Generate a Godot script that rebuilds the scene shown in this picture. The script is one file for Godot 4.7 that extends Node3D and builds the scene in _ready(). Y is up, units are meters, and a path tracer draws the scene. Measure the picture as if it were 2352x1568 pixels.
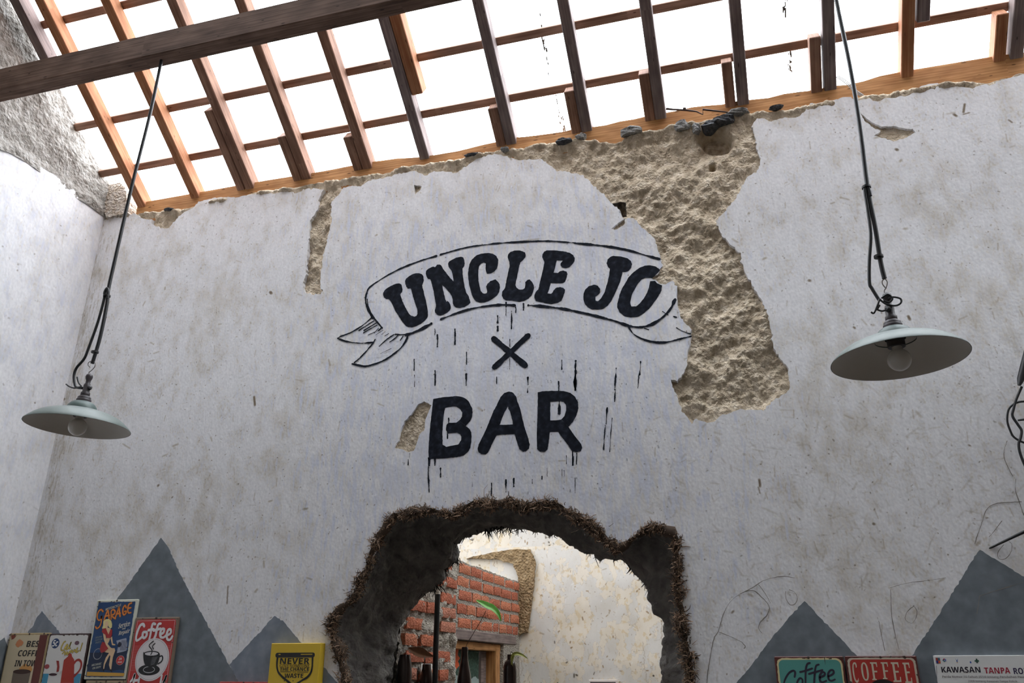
extends Node3D
# A roofless bar room: camera at (0, 1.5, 0) looks up at the back wall (its plaster face is z = -3). Metres; traced outlines are in millimetres.

var rng := RandomNumberGenerator.new()
var nz := FastNoiseLite.new()
var M := {}
var used := {}

const SKY_ENERGY := 15.2
const ROOF_A := -1.64

const LETTER_U := [-1449.5,3023.0,-1443.6,3032.9,-1433.7,3042.2,-1414.6,3051.7,-1391.5,3058.5,-1375.8,3058.0,-1366.4,3052.0,-1363.3,3042.3,-1358.6,3027.1,-1361.8,3014.4,-1369.2,3006.1,-1363.1,2988.2,-1355.6,2969.0,-1345.5,2946.9,-1332.9,2924.6,-1323.1,2908.0,-1311.2,2897.5,-1297.0,2892.0,-1288.3,2894.8,-1284.9,2903.4,-1284.6,2913.6,-1288.7,2932.1,-1295.8,2948.5,-1301.8,2967.4,-1307.6,2983.8,-1311.2,2994.7,-1315.3,3011.0,-1321.2,3027.6,-1335.5,3028.6,-1342.4,3038.2,-1347.0,3052.1,-1349.0,3067.0,-1345.6,3075.9,-1333.1,3086.2,-1315.4,3094.5,-1300.0,3096.9,-1284.4,3094.2,-1271.3,3088.4,-1265.7,3078.4,-1263.0,3062.1,-1263.3,3051.6,-1269.0,3035.2,-1266.5,3023.0,-1261.4,3006.6,-1256.8,2987.8,-1249.4,2960.9,-1243.5,2939.4,-1239.6,2918.4,-1236.9,2900.1,-1236.4,2888.6,-1241.0,2879.0,-1251.9,2867.5,-1266.4,2856.5,-1286.2,2848.7,-1306.1,2844.7,-1323.9,2847.2,-1334.4,2854.3,-1343.8,2864.3,-1358.8,2884.0,-1375.7,2911.7,-1386.9,2928.6,-1400.0,2956.2,-1410.2,2975.8,-1422.7,2989.2,-1433.2,2990.5,-1444.2,2999.8,-1450.2,3012.5]
const LETTER_N := [-1254.5,3087.5,-1253.8,3100.7,-1242.7,3111.2,-1221.2,3118.1,-1212.0,3113.6,-1203.5,3124.4,-1190.7,3123.4,-1182.8,3116.2,-1174.7,3100.4,-1158.7,3077.0,-1143.0,3055.2,-1128.7,3037.5,-1125.6,3035.3,-1126.3,3043.8,-1130.7,3065.3,-1135.0,3084.3,-1141.5,3091.8,-1149.5,3104.9,-1153.3,3121.3,-1149.0,3131.4,-1135.3,3138.8,-1117.5,3145.6,-1094.8,3147.1,-1084.6,3142.2,-1079.3,3129.5,-1077.7,3113.4,-1079.9,3100.5,-1087.2,3090.9,-1085.8,3064.5,-1082.2,3035.2,-1076.6,3005.9,-1068.5,2976.5,-1057.0,2957.1,-1051.8,2941.1,-1048.3,2926.7,-1057.4,2917.7,-1074.4,2909.6,-1094.0,2907.7,-1111.4,2911.6,-1121.5,2920.5,-1125.7,2930.0,-1127.0,2950.6,-1131.7,2966.6,-1146.0,2989.1,-1161.7,3009.3,-1177.3,3024.4,-1172.8,3003.0,-1167.0,2978.9,-1160.0,2954.8,-1154.6,2942.5,-1151.0,2945.9,-1143.3,2939.8,-1137.3,2927.6,-1134.4,2913.2,-1138.5,2902.2,-1150.6,2893.5,-1167.7,2885.5,-1181.3,2882.8,-1195.2,2888.8,-1204.3,2900.0,-1206.7,2910.5,-1201.5,2926.5,-1203.3,2942.2,-1209.4,2971.3,-1214.2,2997.9,-1221.5,3025.0,-1227.4,3046.8,-1233.0,3060.2,-1242.0,3061.4,-1250.1,3072.3]
const LETTER_C := [-1059.5,3081.8,-1056.2,3105.0,-1045.4,3127.3,-1024.5,3144.2,-1002.1,3148.9,-972.3,3147.3,-952.5,3141.7,-935.1,3126.0,-927.7,3107.9,-928.8,3087.2,-933.5,3069.6,-944.4,3056.8,-961.5,3050.1,-976.2,3050.8,-981.2,3060.6,-983.9,3076.6,-982.2,3099.9,-991.6,3106.0,-1003.9,3101.7,-1012.5,3091.0,-1015.4,3073.1,-1016.0,3049.7,-1013.9,3023.5,-1009.8,2997.1,-1003.3,2973.2,-994.6,2961.9,-984.8,2958.1,-977.1,2960.9,-974.8,2968.2,-977.8,2980.1,-979.6,2990.6,-974.4,3002.8,-961.1,3013.9,-939.2,3018.6,-929.5,3008.3,-920.9,2993.1,-920.1,2975.1,-924.3,2957.9,-933.9,2943.9,-950.6,2932.1,-969.9,2923.2,-989.2,2919.3,-1008.7,2921.7,-1023.4,2928.6,-1032.1,2938.6,-1042.3,2960.3,-1048.9,2984.3,-1055.6,3010.9,-1059.9,3040.0,-1060.9,3063.7]
const LETTER_L := [-886.2,3115.1,-883.7,3129.1,-874.0,3138.2,-857.0,3141.8,-837.5,3140.0,-820.6,3133.1,-811.0,3126.4,-808.1,3115.6,-809.9,3104.1,-819.6,3092.5,-831.7,3082.6,-836.6,3063.9,-841.4,3041.4,-845.1,3018.8,-849.9,2999.0,-852.8,2981.6,-847.6,2968.2,-838.1,2959.4,-821.5,2956.7,-813.1,2961.2,-810.0,2973.4,-809.9,2988.6,-802.2,2997.7,-791.5,2998.8,-783.3,2988.8,-776.3,2976.5,-773.0,2958.5,-776.7,2941.4,-785.1,2924.9,-798.1,2912.9,-817.0,2905.3,-835.9,2903.4,-854.8,2908.8,-873.9,2913.7,-892.9,2917.3,-904.9,2926.4,-911.0,2941.0,-909.9,2958.6,-897.9,2972.3,-894.3,2992.2,-889.6,3017.1,-883.6,3044.6,-877.6,3072.2,-878.8,3090.5,-883.7,3104.3]
const LETTER_E := [-737.6,3093.8,-735.0,3106.3,-728.9,3118.4,-716.9,3122.4,-679.1,3116.3,-641.6,3106.2,-618.5,3095.9,-604.8,3083.7,-600.5,3071.6,-601.4,3056.4,-609.4,3044.8,-622.5,3032.7,-638.8,3028.7,-652.7,3034.4,-659.5,3044.2,-659.7,3054.5,-653.2,3061.2,-649.6,3067.1,-675.3,3070.7,-679.1,3057.2,-684.2,3035.0,-690.0,3016.0,-671.8,3011.7,-662.3,3019.3,-648.3,3019.9,-635.7,3013.1,-632.0,3002.5,-635.7,2987.9,-642.6,2968.8,-654.3,2963.4,-703.0,2971.1,-706.7,2954.8,-711.7,2937.9,-717.7,2926.3,-701.5,2921.7,-695.6,2925.9,-692.0,2935.4,-680.2,2946.3,-663.9,2947.2,-650.2,2941.1,-643.9,2932.9,-646.1,2919.5,-652.2,2903.0,-659.5,2886.7,-674.6,2878.8,-700.0,2876.5,-716.1,2880.3,-743.8,2890.4,-765.9,2898.8,-772.1,2910.8,-771.5,2925.7,-765.5,2939.9,-754.8,2948.5,-751.0,2968.1,-746.0,2990.2,-738.6,3017.1,-732.3,3044.2,-727.7,3069.2,-731.8,3080.0]
const LETTER_J := [-469.7,3027.7,-464.3,3044.5,-454.3,3053.6,-439.9,3057.6,-408.7,3049.5,-384.1,3038.3,-370.7,3024.2,-367.4,3009.8,-372.3,2994.9,-382.3,2982.4,-396.5,2978.5,-407.3,2980.0,-413.1,2957.3,-422.2,2931.1,-434.3,2905.4,-446.2,2883.1,-458.2,2859.2,-474.5,2841.0,-490.5,2830.6,-512.4,2828.9,-537.3,2832.9,-552.6,2843.9,-564.7,2860.7,-569.8,2878.4,-568.0,2905.5,-561.1,2921.9,-546.3,2935.5,-524.0,2939.4,-508.4,2932.2,-500.2,2917.4,-501.7,2902.1,-509.9,2893.0,-521.2,2885.9,-520.3,2868.7,-511.0,2864.8,-498.0,2876.1,-482.9,2901.4,-472.1,2934.3,-462.8,2967.5,-456.6,3001.4,-464.2,3009.4]
const LETTER_O := [-430.3,2857.4,-422.9,2883.5,-412.4,2909.3,-395.6,2934.4,-382.0,2956.6,-362.5,2974.5,-340.0,2988.7,-317.9,2995.9,-296.4,2994.7,-275.4,2986.6,-261.0,2972.6,-258.3,2967.1,-271.3,2955.2,-284.2,2943.3,-292.2,2937.6,-302.7,2940.7,-318.0,2942.8,-333.7,2936.4,-350.0,2919.8,-360.2,2902.5,-370.3,2886.9,-379.1,2864.4,-383.4,2841.5,-379.6,2826.0,-361.4,2823.7,-345.6,2835.1,-329.2,2854.7,-315.8,2876.5,-306.8,2898.9,-300.6,2925.2,-282.4,2924.4,-274.0,2913.1,-255.1,2900.5,-259.5,2879.3,-271.5,2857.4,-287.9,2836.2,-307.5,2812.1,-332.9,2792.1,-354.7,2779.9,-385.1,2780.2,-409.1,2788.0,-426.6,2806.7,-435.4,2827.8,-434.7,2844.5]
const LETTER_B := [-1199.2,2518.4,-1181.3,2520.3,-1157.4,2522.2,-1128.9,2521.5,-1102.9,2522.7,-1083.9,2518.7,-1064.9,2511.2,-1048.2,2497.0,-1038.5,2478.8,-1031.2,2462.1,-1029.8,2448.2,-1031.8,2430.1,-1039.5,2412.6,-1057.6,2394.8,-1086.1,2418.6,-1073.6,2433.5,-1072.9,2451.8,-1082.6,2466.4,-1099.3,2478.2,-1125.3,2479.3,-1146.5,2476.4,-1151.5,2449.1,-1154.0,2417.1,-1155.4,2373.9,-1152.3,2326.3,-1136.8,2316.2,-1111.4,2318.9,-1086.0,2322.7,-1075.4,2338.6,-1074.1,2352.0,-1080.1,2362.6,-1094.2,2370.4,-1112.8,2370.7,-1130.3,2369.7,-1140.1,2384.1,-1138.3,2404.5,-1130.4,2413.0,-1097.6,2411.5,-1086.1,2418.5,-1057.7,2394.7,-1043.6,2383.5,-1034.0,2367.0,-1032.5,2348.9,-1034.3,2322.3,-1037.4,2304.7,-1044.0,2290.8,-1064.3,2276.7,-1091.7,2272.0,-1137.7,2270.6,-1207.5,2272.0,-1210.3,2294.5,-1210.3,2344.0,-1208.0,2393.9,-1204.7,2444.2,-1201.2,2490.4]
const LETTER_A := [-1006.8,2297.3,-1002.3,2315.5,-986.8,2345.5,-971.3,2378.8,-955.7,2415.3,-943.2,2446.0,-930.6,2467.3,-914.8,2501.1,-898.8,2516.4,-879.6,2521.1,-863.7,2515.8,-851.0,2498.7,-844.7,2475.8,-835.3,2449.6,-826.0,2408.0,-816.9,2369.9,-806.2,2338.2,-797.3,2300.8,-800.5,2285.9,-811.3,2276.0,-823.6,2275.3,-837.4,2285.4,-845.1,2307.3,-857.5,2346.7,-895.0,2348.0,-888.8,2386.4,-864.3,2386.0,-865.3,2398.6,-873.2,2430.7,-884.3,2460.1,-896.9,2439.0,-908.0,2414.6,-917.3,2388.7,-888.9,2386.4,-895.1,2348.0,-929.7,2347.5,-942.2,2326.7,-953.0,2302.7,-963.9,2282.0,-973.2,2274.9,-992.2,2277.2,-1001.8,2284.6]
const LETTER_R := [-762.6,2506.7,-743.8,2509.8,-706.5,2508.6,-660.2,2502.8,-632.8,2493.4,-614.9,2476.1,-604.9,2454.9,-603.5,2430.0,-611.0,2402.8,-626.8,2376.5,-643.8,2359.5,-671.9,2389.4,-657.9,2403.6,-651.3,2424.7,-651.7,2446.5,-661.2,2459.8,-679.5,2464.6,-713.4,2464.4,-714.7,2389.7,-693.3,2388.0,-672.0,2389.3,-643.9,2359.5,-630.9,2337.2,-613.6,2311.7,-596.4,2287.9,-593.9,2274.3,-600.2,2261.3,-618.1,2258.7,-632.9,2263.6,-647.2,2287.1,-667.6,2315.7,-685.1,2342.8,-717.0,2344.4,-719.5,2325.6,-724.0,2295.6,-727.3,2277.7,-738.0,2268.8,-756.3,2270.7,-767.7,2280.5,-768.4,2329.3,-766.5,2390.7,-763.3,2452.9]
var BANNER = [
	[7.6, [-1488.4,2905.8,-1520.0,2958.5,-1531.5,3002.2,-1528.5,3030.3,-1516.2,3057.3,-1458.4,3092.7,-1376.2,3128.3,-1280.1,3154.4,-1206.3,3166.9]],
	[7.2, [-1191.3,3170.5,-1083.1,3187.1,-982.7,3188.7,-883.6,3183.8,-722.1,3166.7,-596.4,3139.5]],
	[9.3, [-596.4,3138.1,-473.9,3106.2,-384.5,3075.4,-309.0,3039.7,-257.5,3015.8]],
	[6.2, [-1523.7,3002.0,-1516.2,2963.0,-1494.4,2920.3,-1468.8,2886.9,-1443.6,2856.2]],
	[6.0, [-1381.6,2820.5,-1356.3,2816.5,-1333.4,2813.9]],
	[12.9, [-1333.4,2812.8,-1310.8,2815.9,-1277.4,2825.7,-1246.4,2838.1,-1220.0,2850.9]],
	[10.1, [-1177.7,2865.6,-1109.0,2884.4,-1044.0,2896.7,-979.2,2900.9,-915.0,2899.0,-854.6,2888.8]],
	[10.1, [-798.0,2883.1,-726.6,2867.7,-653.2,2848.9,-581.2,2824.0,-510.4,2797.5,-452.4,2773.5,-395.5,2746.1]],
	[9.6, [-429.5,2762.6,-395.5,2744.9,-349.9,2734.6,-309.5,2739.9,-268.3,2761.2,-232.0,2794.3,-209.3,2835.4]],
	[7.2, [-396.1,2743.6,-382.4,2715.9,-365.3,2697.8,-336.4,2680.1,-307.3,2668.8,-278.1,2662.5,-248.7,2661.8,-204.3,2668.7,-161.7,2675.1]],
	[4.8, [-162.4,2684.7,-179.2,2693.0,-193.2,2700.9,-212.6,2716.0]],
	[5.2, [-333.6,2728.3,-319.1,2720.1]],
	[4.5, [-260.8,2789.9,-241.1,2772.8]],
	[5.2, [-219.5,2763.7,-209.5,2759.3]],
	[5.4, [-1496.2,2911.1,-1516.2,2894.8,-1545.4,2874.8,-1584.0,2854.8,-1621.1,2843.9,-1639.7,2839.0,-1651.0,2832.1]],
	[7.0, [-1651.0,2832.1,-1631.1,2821.8,-1604.3,2811.9,-1568.2,2802.2,-1535.0,2796.2,-1507.0,2795.5,-1481.4,2795.0]],
	[6.1, [-1472.9,2806.6,-1483.3,2789.5,-1504.8,2764.5,-1526.4,2741.8,-1543.8,2725.5,-1563.6,2711.7]],
	[7.1, [-1572.6,2707.0,-1541.7,2697.1,-1511.1,2689.6,-1479.2,2693.1,-1443.2,2701.7,-1412.0,2714.2,-1381.3,2733.4,-1355.2,2753.0,-1338.2,2773.7,-1327.8,2792.9,-1324.1,2808.3]],
	[4.1, [-1483.4,2895.6,-1553.5,2857.2]],
	[4.5, [-1471.0,2884.8,-1529.8,2854.5]],
	[4.1, [-1467.9,2872.9,-1501.9,2857.1]],
	[4.9, [-1448.3,2856.7,-1461.6,2846.7]],
	[3.3, [-1490.7,2863.9,-1531.3,2843.1]],
	[3.3, [-1460.0,2858.1,-1479.6,2837.2]],
	[2.6, [-1428.6,2837.2,-1444.1,2826.3]],
	[3.2, [-1411.9,2827.3,-1429.7,2817.8]],
	[4.4, [-1386.2,2819.8,-1419.5,2800.7,-1452.3,2773.6]],
	[4.0, [-1367.7,2815.5,-1382.9,2801.2,-1405.0,2787.8]],
	[4.0, [-1344.5,2808.3,-1357.1,2789.3]],
	[2.8, [-1396.3,2757.4,-1443.3,2739.9]],
	[3.3, [-1477.5,2841.6,-1507.1,2831.1]],
	[2.4, [-1438.4,2846.4,-1471.9,2827.1]]]
var CROSS = [
	[24.0, [-945.8,2753.0,-812.2,2622.9]],
	[24.0, [-800.3,2749.1,-940.4,2628.8]]]
var DRIPS = [
	[5.8, [-1290.2,2698.3,-1288.4,2673.6,-1287.9,2649.2]],
	[3.1, [-1285.7,2629.5,-1283.8,2603.6,-1283.3,2577.9]],
	[3.9, [-1202.8,2824.8,-1201.6,2811.3,-1201.8,2797.9]],
	[7.8, [-1190.5,2796.7,-1188.9,2770.0,-1188.7,2743.5]],
	[6.5, [-1195.4,2640.1,-1193.6,2607.8,-1193.1,2575.9]],
	[5.8, [-1113.8,2814.6,-1112.2,2779.6,-1111.9,2745.1]],
	[3.8, [-1060.8,2707.0,-1059.6,2679.5,-1059.6,2652.2]],
	[5.6, [-1060.1,2614.0,-1058.9,2588.6,-1059.0,2563.4]],
	[3.7, [-932.0,2585.9,-931.3,2574.9,-931.8,2564.0]],
	[7.7, [-892.7,2908.2,-892.1,2898.1,-892.7,2888.2]],
	[3.1, [-893.3,2888.3,-892.6,2868.2,-893.2,2848.4]],
	[4.9, [-869.2,2865.4,-868.6,2825.8,-869.2,2786.6]],
	[6.5, [-928.8,2852.7,-928.0,2836.1,-928.6,2819.7]],
	[5.7, [-928.5,2806.5,-927.8,2795.0,-928.3,2783.6]],
	[3.7, [-876.7,2742.1,-876.0,2725.9,-876.6,2710.0]],
	[3.7, [-877.8,2659.1,-877.2,2637.0,-877.8,2615.0]],
	[3.8, [-851.5,2883.1,-850.9,2869.8,-851.5,2856.6]],
	[7.6, [-818.7,2893.7,-818.1,2879.0,-818.8,2864.5]],
	[4.3, [-803.4,2573.5,-803.0,2541.1,-803.8,2509.1]],
	[4.3, [-664.3,2630.9,-664.1,2610.8,-665.2,2590.9]],
	[10.6, [-608.1,2622.1,-610.5,2596.2,-609.6,2570.1]],
	[6.1, [-611.9,2570.3,-615.4,2535.7,-613.9,2500.9]],
	[7.0, [-678.1,2543.2,-677.9,2520.4,-679.0,2497.8]],
	[7.8, [-678.0,2464.7,-677.9,2437.9,-679.1,2411.3]],
	[5.8, [-451.0,2575.7,-456.2,2532.7,-460.8,2490.0]],
	[4.2, [-458.4,2489.7,-461.0,2466.3,-463.7,2443.1]],
	[5.8, [-356.8,2593.4,-360.0,2566.7,-363.4,2540.2]],
	[2.5, [-366.5,2540.5,-369.7,2514.1,-373.0,2487.8]],
	[5.0, [-492.6,2422.2,-496.2,2390.4,-499.6,2358.9]],
	[4.3, [-502.8,2353.4,-508.4,2306.6,-513.1,2260.2]],
	[2.1, [-475.8,2380.1,-483.9,2314.7,-490.5,2250.2]],
	[6.6, [-630.8,2265.6,-631.0,2237.8,-632.3,2210.2]],
	[7.2, [-1205.9,2275.7,-1204.7,2260.8,-1204.8,2246.0]],
	[5.4, [-1182.7,2273.0,-1181.6,2258.7,-1181.7,2244.5]],
	[5.5, [-1129.9,2433.1,-1128.9,2420.8,-1129.2,2408.6]],
	[4.3, [-1133.3,2378.6,-1132.2,2363.4,-1132.4,2348.3]],
	[3.6, [-1295.9,2275.8,-1294.7,2264.3,-1294.7,2253.0]],
	[4.1, [-948.5,2161.5,-948.1,2112.5]],
	[4.4, [-891.4,2171.5,-891.3,2124.1]],
	[6.7, [-860.1,2174.1,-860.2,2143.0]],
	[3.3, [-749.9,2176.3,-750.1,2163.1]],
	[4.0, [-787.8,2165.3,-787.9,2150.6]],
	[5.0, [-628.4,2241.0,-629.3,2210.0]],
	[2.8, [-1026.3,2194.6,-1025.5,2152.5]],
	[3.3, [-930.8,2587.0,-930.6,2557.6]],
	[4.3, [-801.4,2574.6,-801.6,2542.3]],
	[6.9, [-610.9,2564.2,-612.6,2502.6]],
	[2.7, [-654.1,2248.7,-654.9,2216.1]],
	[2.3, [-673.3,2196.6,-674.0,2164.4]],
	[2.2, [-729.3,2206.1,-729.9,2173.6]],
	[2.1, [-664.4,2193.1,-665.5,2146.4]],
	[3.2, [-623.9,2161.4,-625.4,2106.5]],
	[4.6, [-1208.7,2278.8,-1207.8,2209.4,-1201.5,2140.7]],
	[7.1, [-1157.8,2232.1,-1156.6,2197.7]],
	[4.0, [-614.6,2255.5,-617.6,2212.6]]]
const PLASTER_TOP := [-3034,3636,-2976,3640,-2893,3631,-2859,3646,-2834,3637,-2813,3608,-2746,3595,-2738,3567,-2678,3533,-2631,3526,-2611,3554,-2557,3604,-2507,3621,-2480,3651,-2387,3660,-2259,3639,-2178,3642,-2048,3627,-1992,3627,-1934,3607,-1887,3623,-1817,3609,-1793,3600,-1813,3546,-1807,3506,-1846,3442,-1843,3366,-1843,3254,-1838,3165,-1848,3133,-1849,3101,-1835,3073,-1790,3059,-1758,3059,-1744,3070,-1759,3089,-1763,3154,-1762,3242,-1751,3307,-1742,3362,-1732,3417,-1740,3465,-1741,3495,-1747,3519,-1699,3576,-1684,3593,-1633,3596,-1601,3583,-1557,3610,-1476,3612,-1418,3618,-1366,3621,-1321,3617,-1277,3584,-1235,3602,-1163,3584,-1128,3573,-1079,3601,-1044,3624,-981,3640,-940,3639,-884,3610,-830,3584,-782,3580,-729,3568,-702,3538,-670,3502,-613,3485,-555,3459,-506,3399,-464,3341,-435,3300,-406,3265,-392,3223,-352,3217,-313,3162,-297,3142,-277,3125,-260,3056,-248,2982,-265,2958,-286,2945,-292,2935,-281,2924,-248,2904,-211,2918,-197,2879,-204,2835,-194,2764,-182,2732,-160,2712,-160,2681,-175,2628,-183,2569,-205,2525,-226,2503,-248,2510,-243,2475,-229,2440,-221,2399,-209,2375,-185,2335,-172,2355,-141,2339,-104,2333,-87,2355,-44,2367,-7,2376,69,2363,109,2399,156,2422,168,2444,173,2511,146,2560,132,2595,129,2678,124,2733,117,2770,92,2829,62,2913,51,2965,51,2997,19,3042,-16,3099,-28,3153,9,3187,61,3246,102,3321,151,3353,171,3398,160,3456,159,3527,153,3565,175,3599,205,3594,230,3572,273,3580,336,3572,369,3607,384,3630,439,3622,534,3633,553,3604,604,3608,628,3586,672,3591,752,3590,795,3622,844,3626,874,3619,891,3595,932,3590,969,3572,1012,3583,1042,3576,1065,3591,1116,3594,1152,3600]
const CHIP_RIGHT := [564,3547,582,3515,606,3485,638,3465,678,3459,705,3443,738,3434,743,3418,706,3399,663,3393,629,3414,598,3430,623,3447,598,3471,573,3508]
const CHIP_BAR := [-1206,2493,-1239,2511,-1265,2500,-1290,2464,-1320,2435,-1337,2388,-1341,2357,-1362,2325,-1328,2322,-1301,2306,-1273,2310,-1263,2339,-1253,2376,-1232,2392,-1230,2435]
const CHIP_SMALL := [-1330,3545,-1292,3534,-1297,3514,-1326,3494]
const CHIP_CRACK := [-442,3183,-414,3205,-383,3222,-391,3191,-426,3174]
const MORTAR_TOP := [-3033,3669,-2878,3649,-2802,3662,-2631,3639,-2537,3636,-2429,3660,-2273,3648,-2181,3667,-1999,3655,-1861,3662,-1667,3658,-1629,3661,-1500,3650,-1374,3662,-1238,3665,-1130,3652,-1095,3661,-988,3669,-918,3676,-815,3656,-762,3664,-700,3664,-615,3654,-581,3663,-517,3637,-408,3607,-357,3623,-293,3637,-212,3638,-173,3652,-129,3646,-57,3646,33,3649,93,3650,181,3640,268,3633,377,3631,440,3632,535,3638,628,3632,716,3630,796,3626,849,3629,953,3622,1027,3606,1078,3608,1156,3619]
const HOLE_FRONT := [-1516,1456,-1534,1512,-1546,1571,-1578,1613,-1593,1662,-1579,1705,-1545,1726,-1512,1753,-1490,1790,-1482,1827,-1456,1864,-1438,1915,-1431,1959,-1404,1997,-1381,2036,-1347,2067,-1284,2074,-1213,2083,-1157,2071,-1101,2055,-1061,2085,-1013,2102,-945,2092,-878,2095,-825,2076,-759,2082,-707,2086,-669,2056,-632,2029,-588,2015,-558,1986,-528,1954,-498,1926,-469,1904,-444,1921,-406,1949,-362,1974,-320,1975,-280,1956,-261,1926,-262,1879,-263,1822,-265,1760,-265,1715,-266,1671,-254,1606,-248,1537,-246,1484,-246,1460]
const HOLE_REAR := [-1510,1450,-1509,1580,-1498,1661,-1454,1715,-1425,1756,-1388,1790,-1335,1824,-1297,1858,-1291,1907,-1237,1934,-1230,1969,-1243,1998,-1216,2023,-1162,2042,-1124,2051,-1010,2061,-934,2054,-875,2041,-801,2038,-750,2028,-708,2013,-680,1977,-645,1955,-597,1926,-535,1911,-502,1883,-483,1849,-444,1822,-415,1788,-389,1736,-366,1679,-372,1635,-358,1604,-368,1512,-365,1454]
const PEAK_TALL := [-2400,2015,-2362,1981,-2264,1843,-2113,1657,-2016,1536,-1934,1435,-1868,1346,-2789,1334,-2764,1497,-2683,1613,-2581,1756,-2517,1842]
const PEAK_SMALL := [-2940,1732,-2889,1692,-2821,1640,-2715,1563,-2624,1489,-2597,1368,-3024,1397,-3052,1565,-2999,1638,-2968,1674,-2961,1702]
const PEAK_MIDDLE := [-1823,1696,-1810,1686,-1786,1676,-1704,1601,-1604,1517,-1535,1455,-1527,1408,-1849,1346,-1934,1435,-2000,1519,-1945,1575,-1903,1617,-1877,1638,-1852,1669]
const PEAK_NEAR := [130,1711,190,1634,266,1542,333,1462,364,1423,-159,1406,-110,1461,-44,1530,25,1610]
const PEAK_WIDE := [675,1854,728,1812,783,1767,872,1694,809,1403,323,1398,358,1460,431,1548,513,1649,594,1752,655,1833]
const GABLE_TOP := [-2252,4388,-2319,4332,-2386,4274,-2457,4227,-2528,4195,-2608,4166,-2657,4130,-2696,4091,-2756,4065,-2781,4023,-2830,3998,-2873,3972,-2917,3945,-2914,3919,-2933,3905,-2969,3890]
const RENDER_LINE := [-2354,3662,-2406,3680,-2456,3685,-2512,3689,-2579,3686,-2655,3691,-2733,3685,-2813,3681,-2888,3685,-2956,3681,-2990,3682]
const PEAK_SIDE := [-2916,1563,-2941,1606,-2969,1626,-2999,1591,-3001,1565,-3012,1429,-2880,1432]
const CORNER_LUMP := [-3063,3808,-3071,3910,-3017,3900,-2985,3863,-2936,3805,-2910,3756,-2910,3715,-2889,3651,-2950,3641,-3008,3640,-3045,3702]
var SCRIBBLE = [
	[2.2, [-204.8,1460.3,-196.3,1504.5,-172.1,1591.4,-152.6,1621.4,-133.8,1670.3,-105.8,1712.4,-64.6,1740.0,-30.4,1746.4,-8.3,1729.3,16.5,1695.8,6.4,1668.0,-17.2,1645.2,-23.8,1626.8,-15.9,1612.9]],
	[1.9, [-150.7,1616.7,-111.6,1600.1,-84.5,1586.1,-72.6,1572.2,-77.1,1565.4]],
	[2.1, [-69.6,1737.8,-29.4,1755.9,11.2,1778.8,69.3,1789.1,106.3,1783.3]],
	[1.8, [-9.3,1765.0,6.9,1738.4,22.2,1705.1]],
	[1.9, [73.3,1741.6,72.9,1718.1,82.4,1699.2,98.8,1701.3,108.0,1719.7,101.0,1738.6,85.5,1746.0]],
	[2.1, [395.5,1738.6,386.5,1666.4,386.9,1613.0,391.6,1560.3]],
	[2.0, [396.6,1745.4,446.9,1757.9,500.0,1763.3,561.6,1770.8]],
	[1.8, [346.0,1644.6,347.4,1595.7,350.0,1556.2]],
	[1.8, [457.6,1689.7,432.8,1670.1,424.9,1647.9,440.3,1636.6,455.7,1651.9,461.5,1674.0,453.3,1689.8]],
	[2.0, [648.9,1714.8,775.9,1751.5]],
	[1.8, [648.9,1714.8,630.8,1662.3]],
	[2.1, [664.7,1872.6,672.1,1890.5,684.5,1914.5,699.6,1943.6,712.8,1971.3,727.0,1986.6,741.2,1993.8,758.0,1997.4,782.0,1998.0,821.7,1997.7]],
	[2.1, [745.3,1866.9,729.6,1850.4,722.6,1838.7,723.1,1825.0,736.6,1822.0,750.8,1830.9,763.5,1847.4,768.7,1866.0,762.8,1875.7]],
	[2.0, [820.4,2071.0,812.5,2039.1,813.0,2017.6,815.9,1992.7,819.5,1955.6]],
	[1.7, [755.0,1941.1,728.9,1912.6,709.1,1892.5]],
	[1.8, [820.1,2196.8,804.7,2165.2,800.9,2138.8,806.2,2106.3,813.8,2079.6]]]
var SCRATCH = [
	[3.1, [-89.2,1837.4,23.4,1892.4,123.4,1927.8,202.9,1956.4,295.0,1979.3,389.9,1996.8,476.8,1999.7]],
	[2.6, [446.2,1753.3,588.9,1731.7,769.0,1699.0]],
	[2.1, [-80.4,1676.5,-21.4,1649.9,31.1,1617.0]],
	[3.2, [283.1,2704.7,318.8,2702.2]],
	[3.0, [447.7,2480.9,442.5,2478.6]]]
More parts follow.
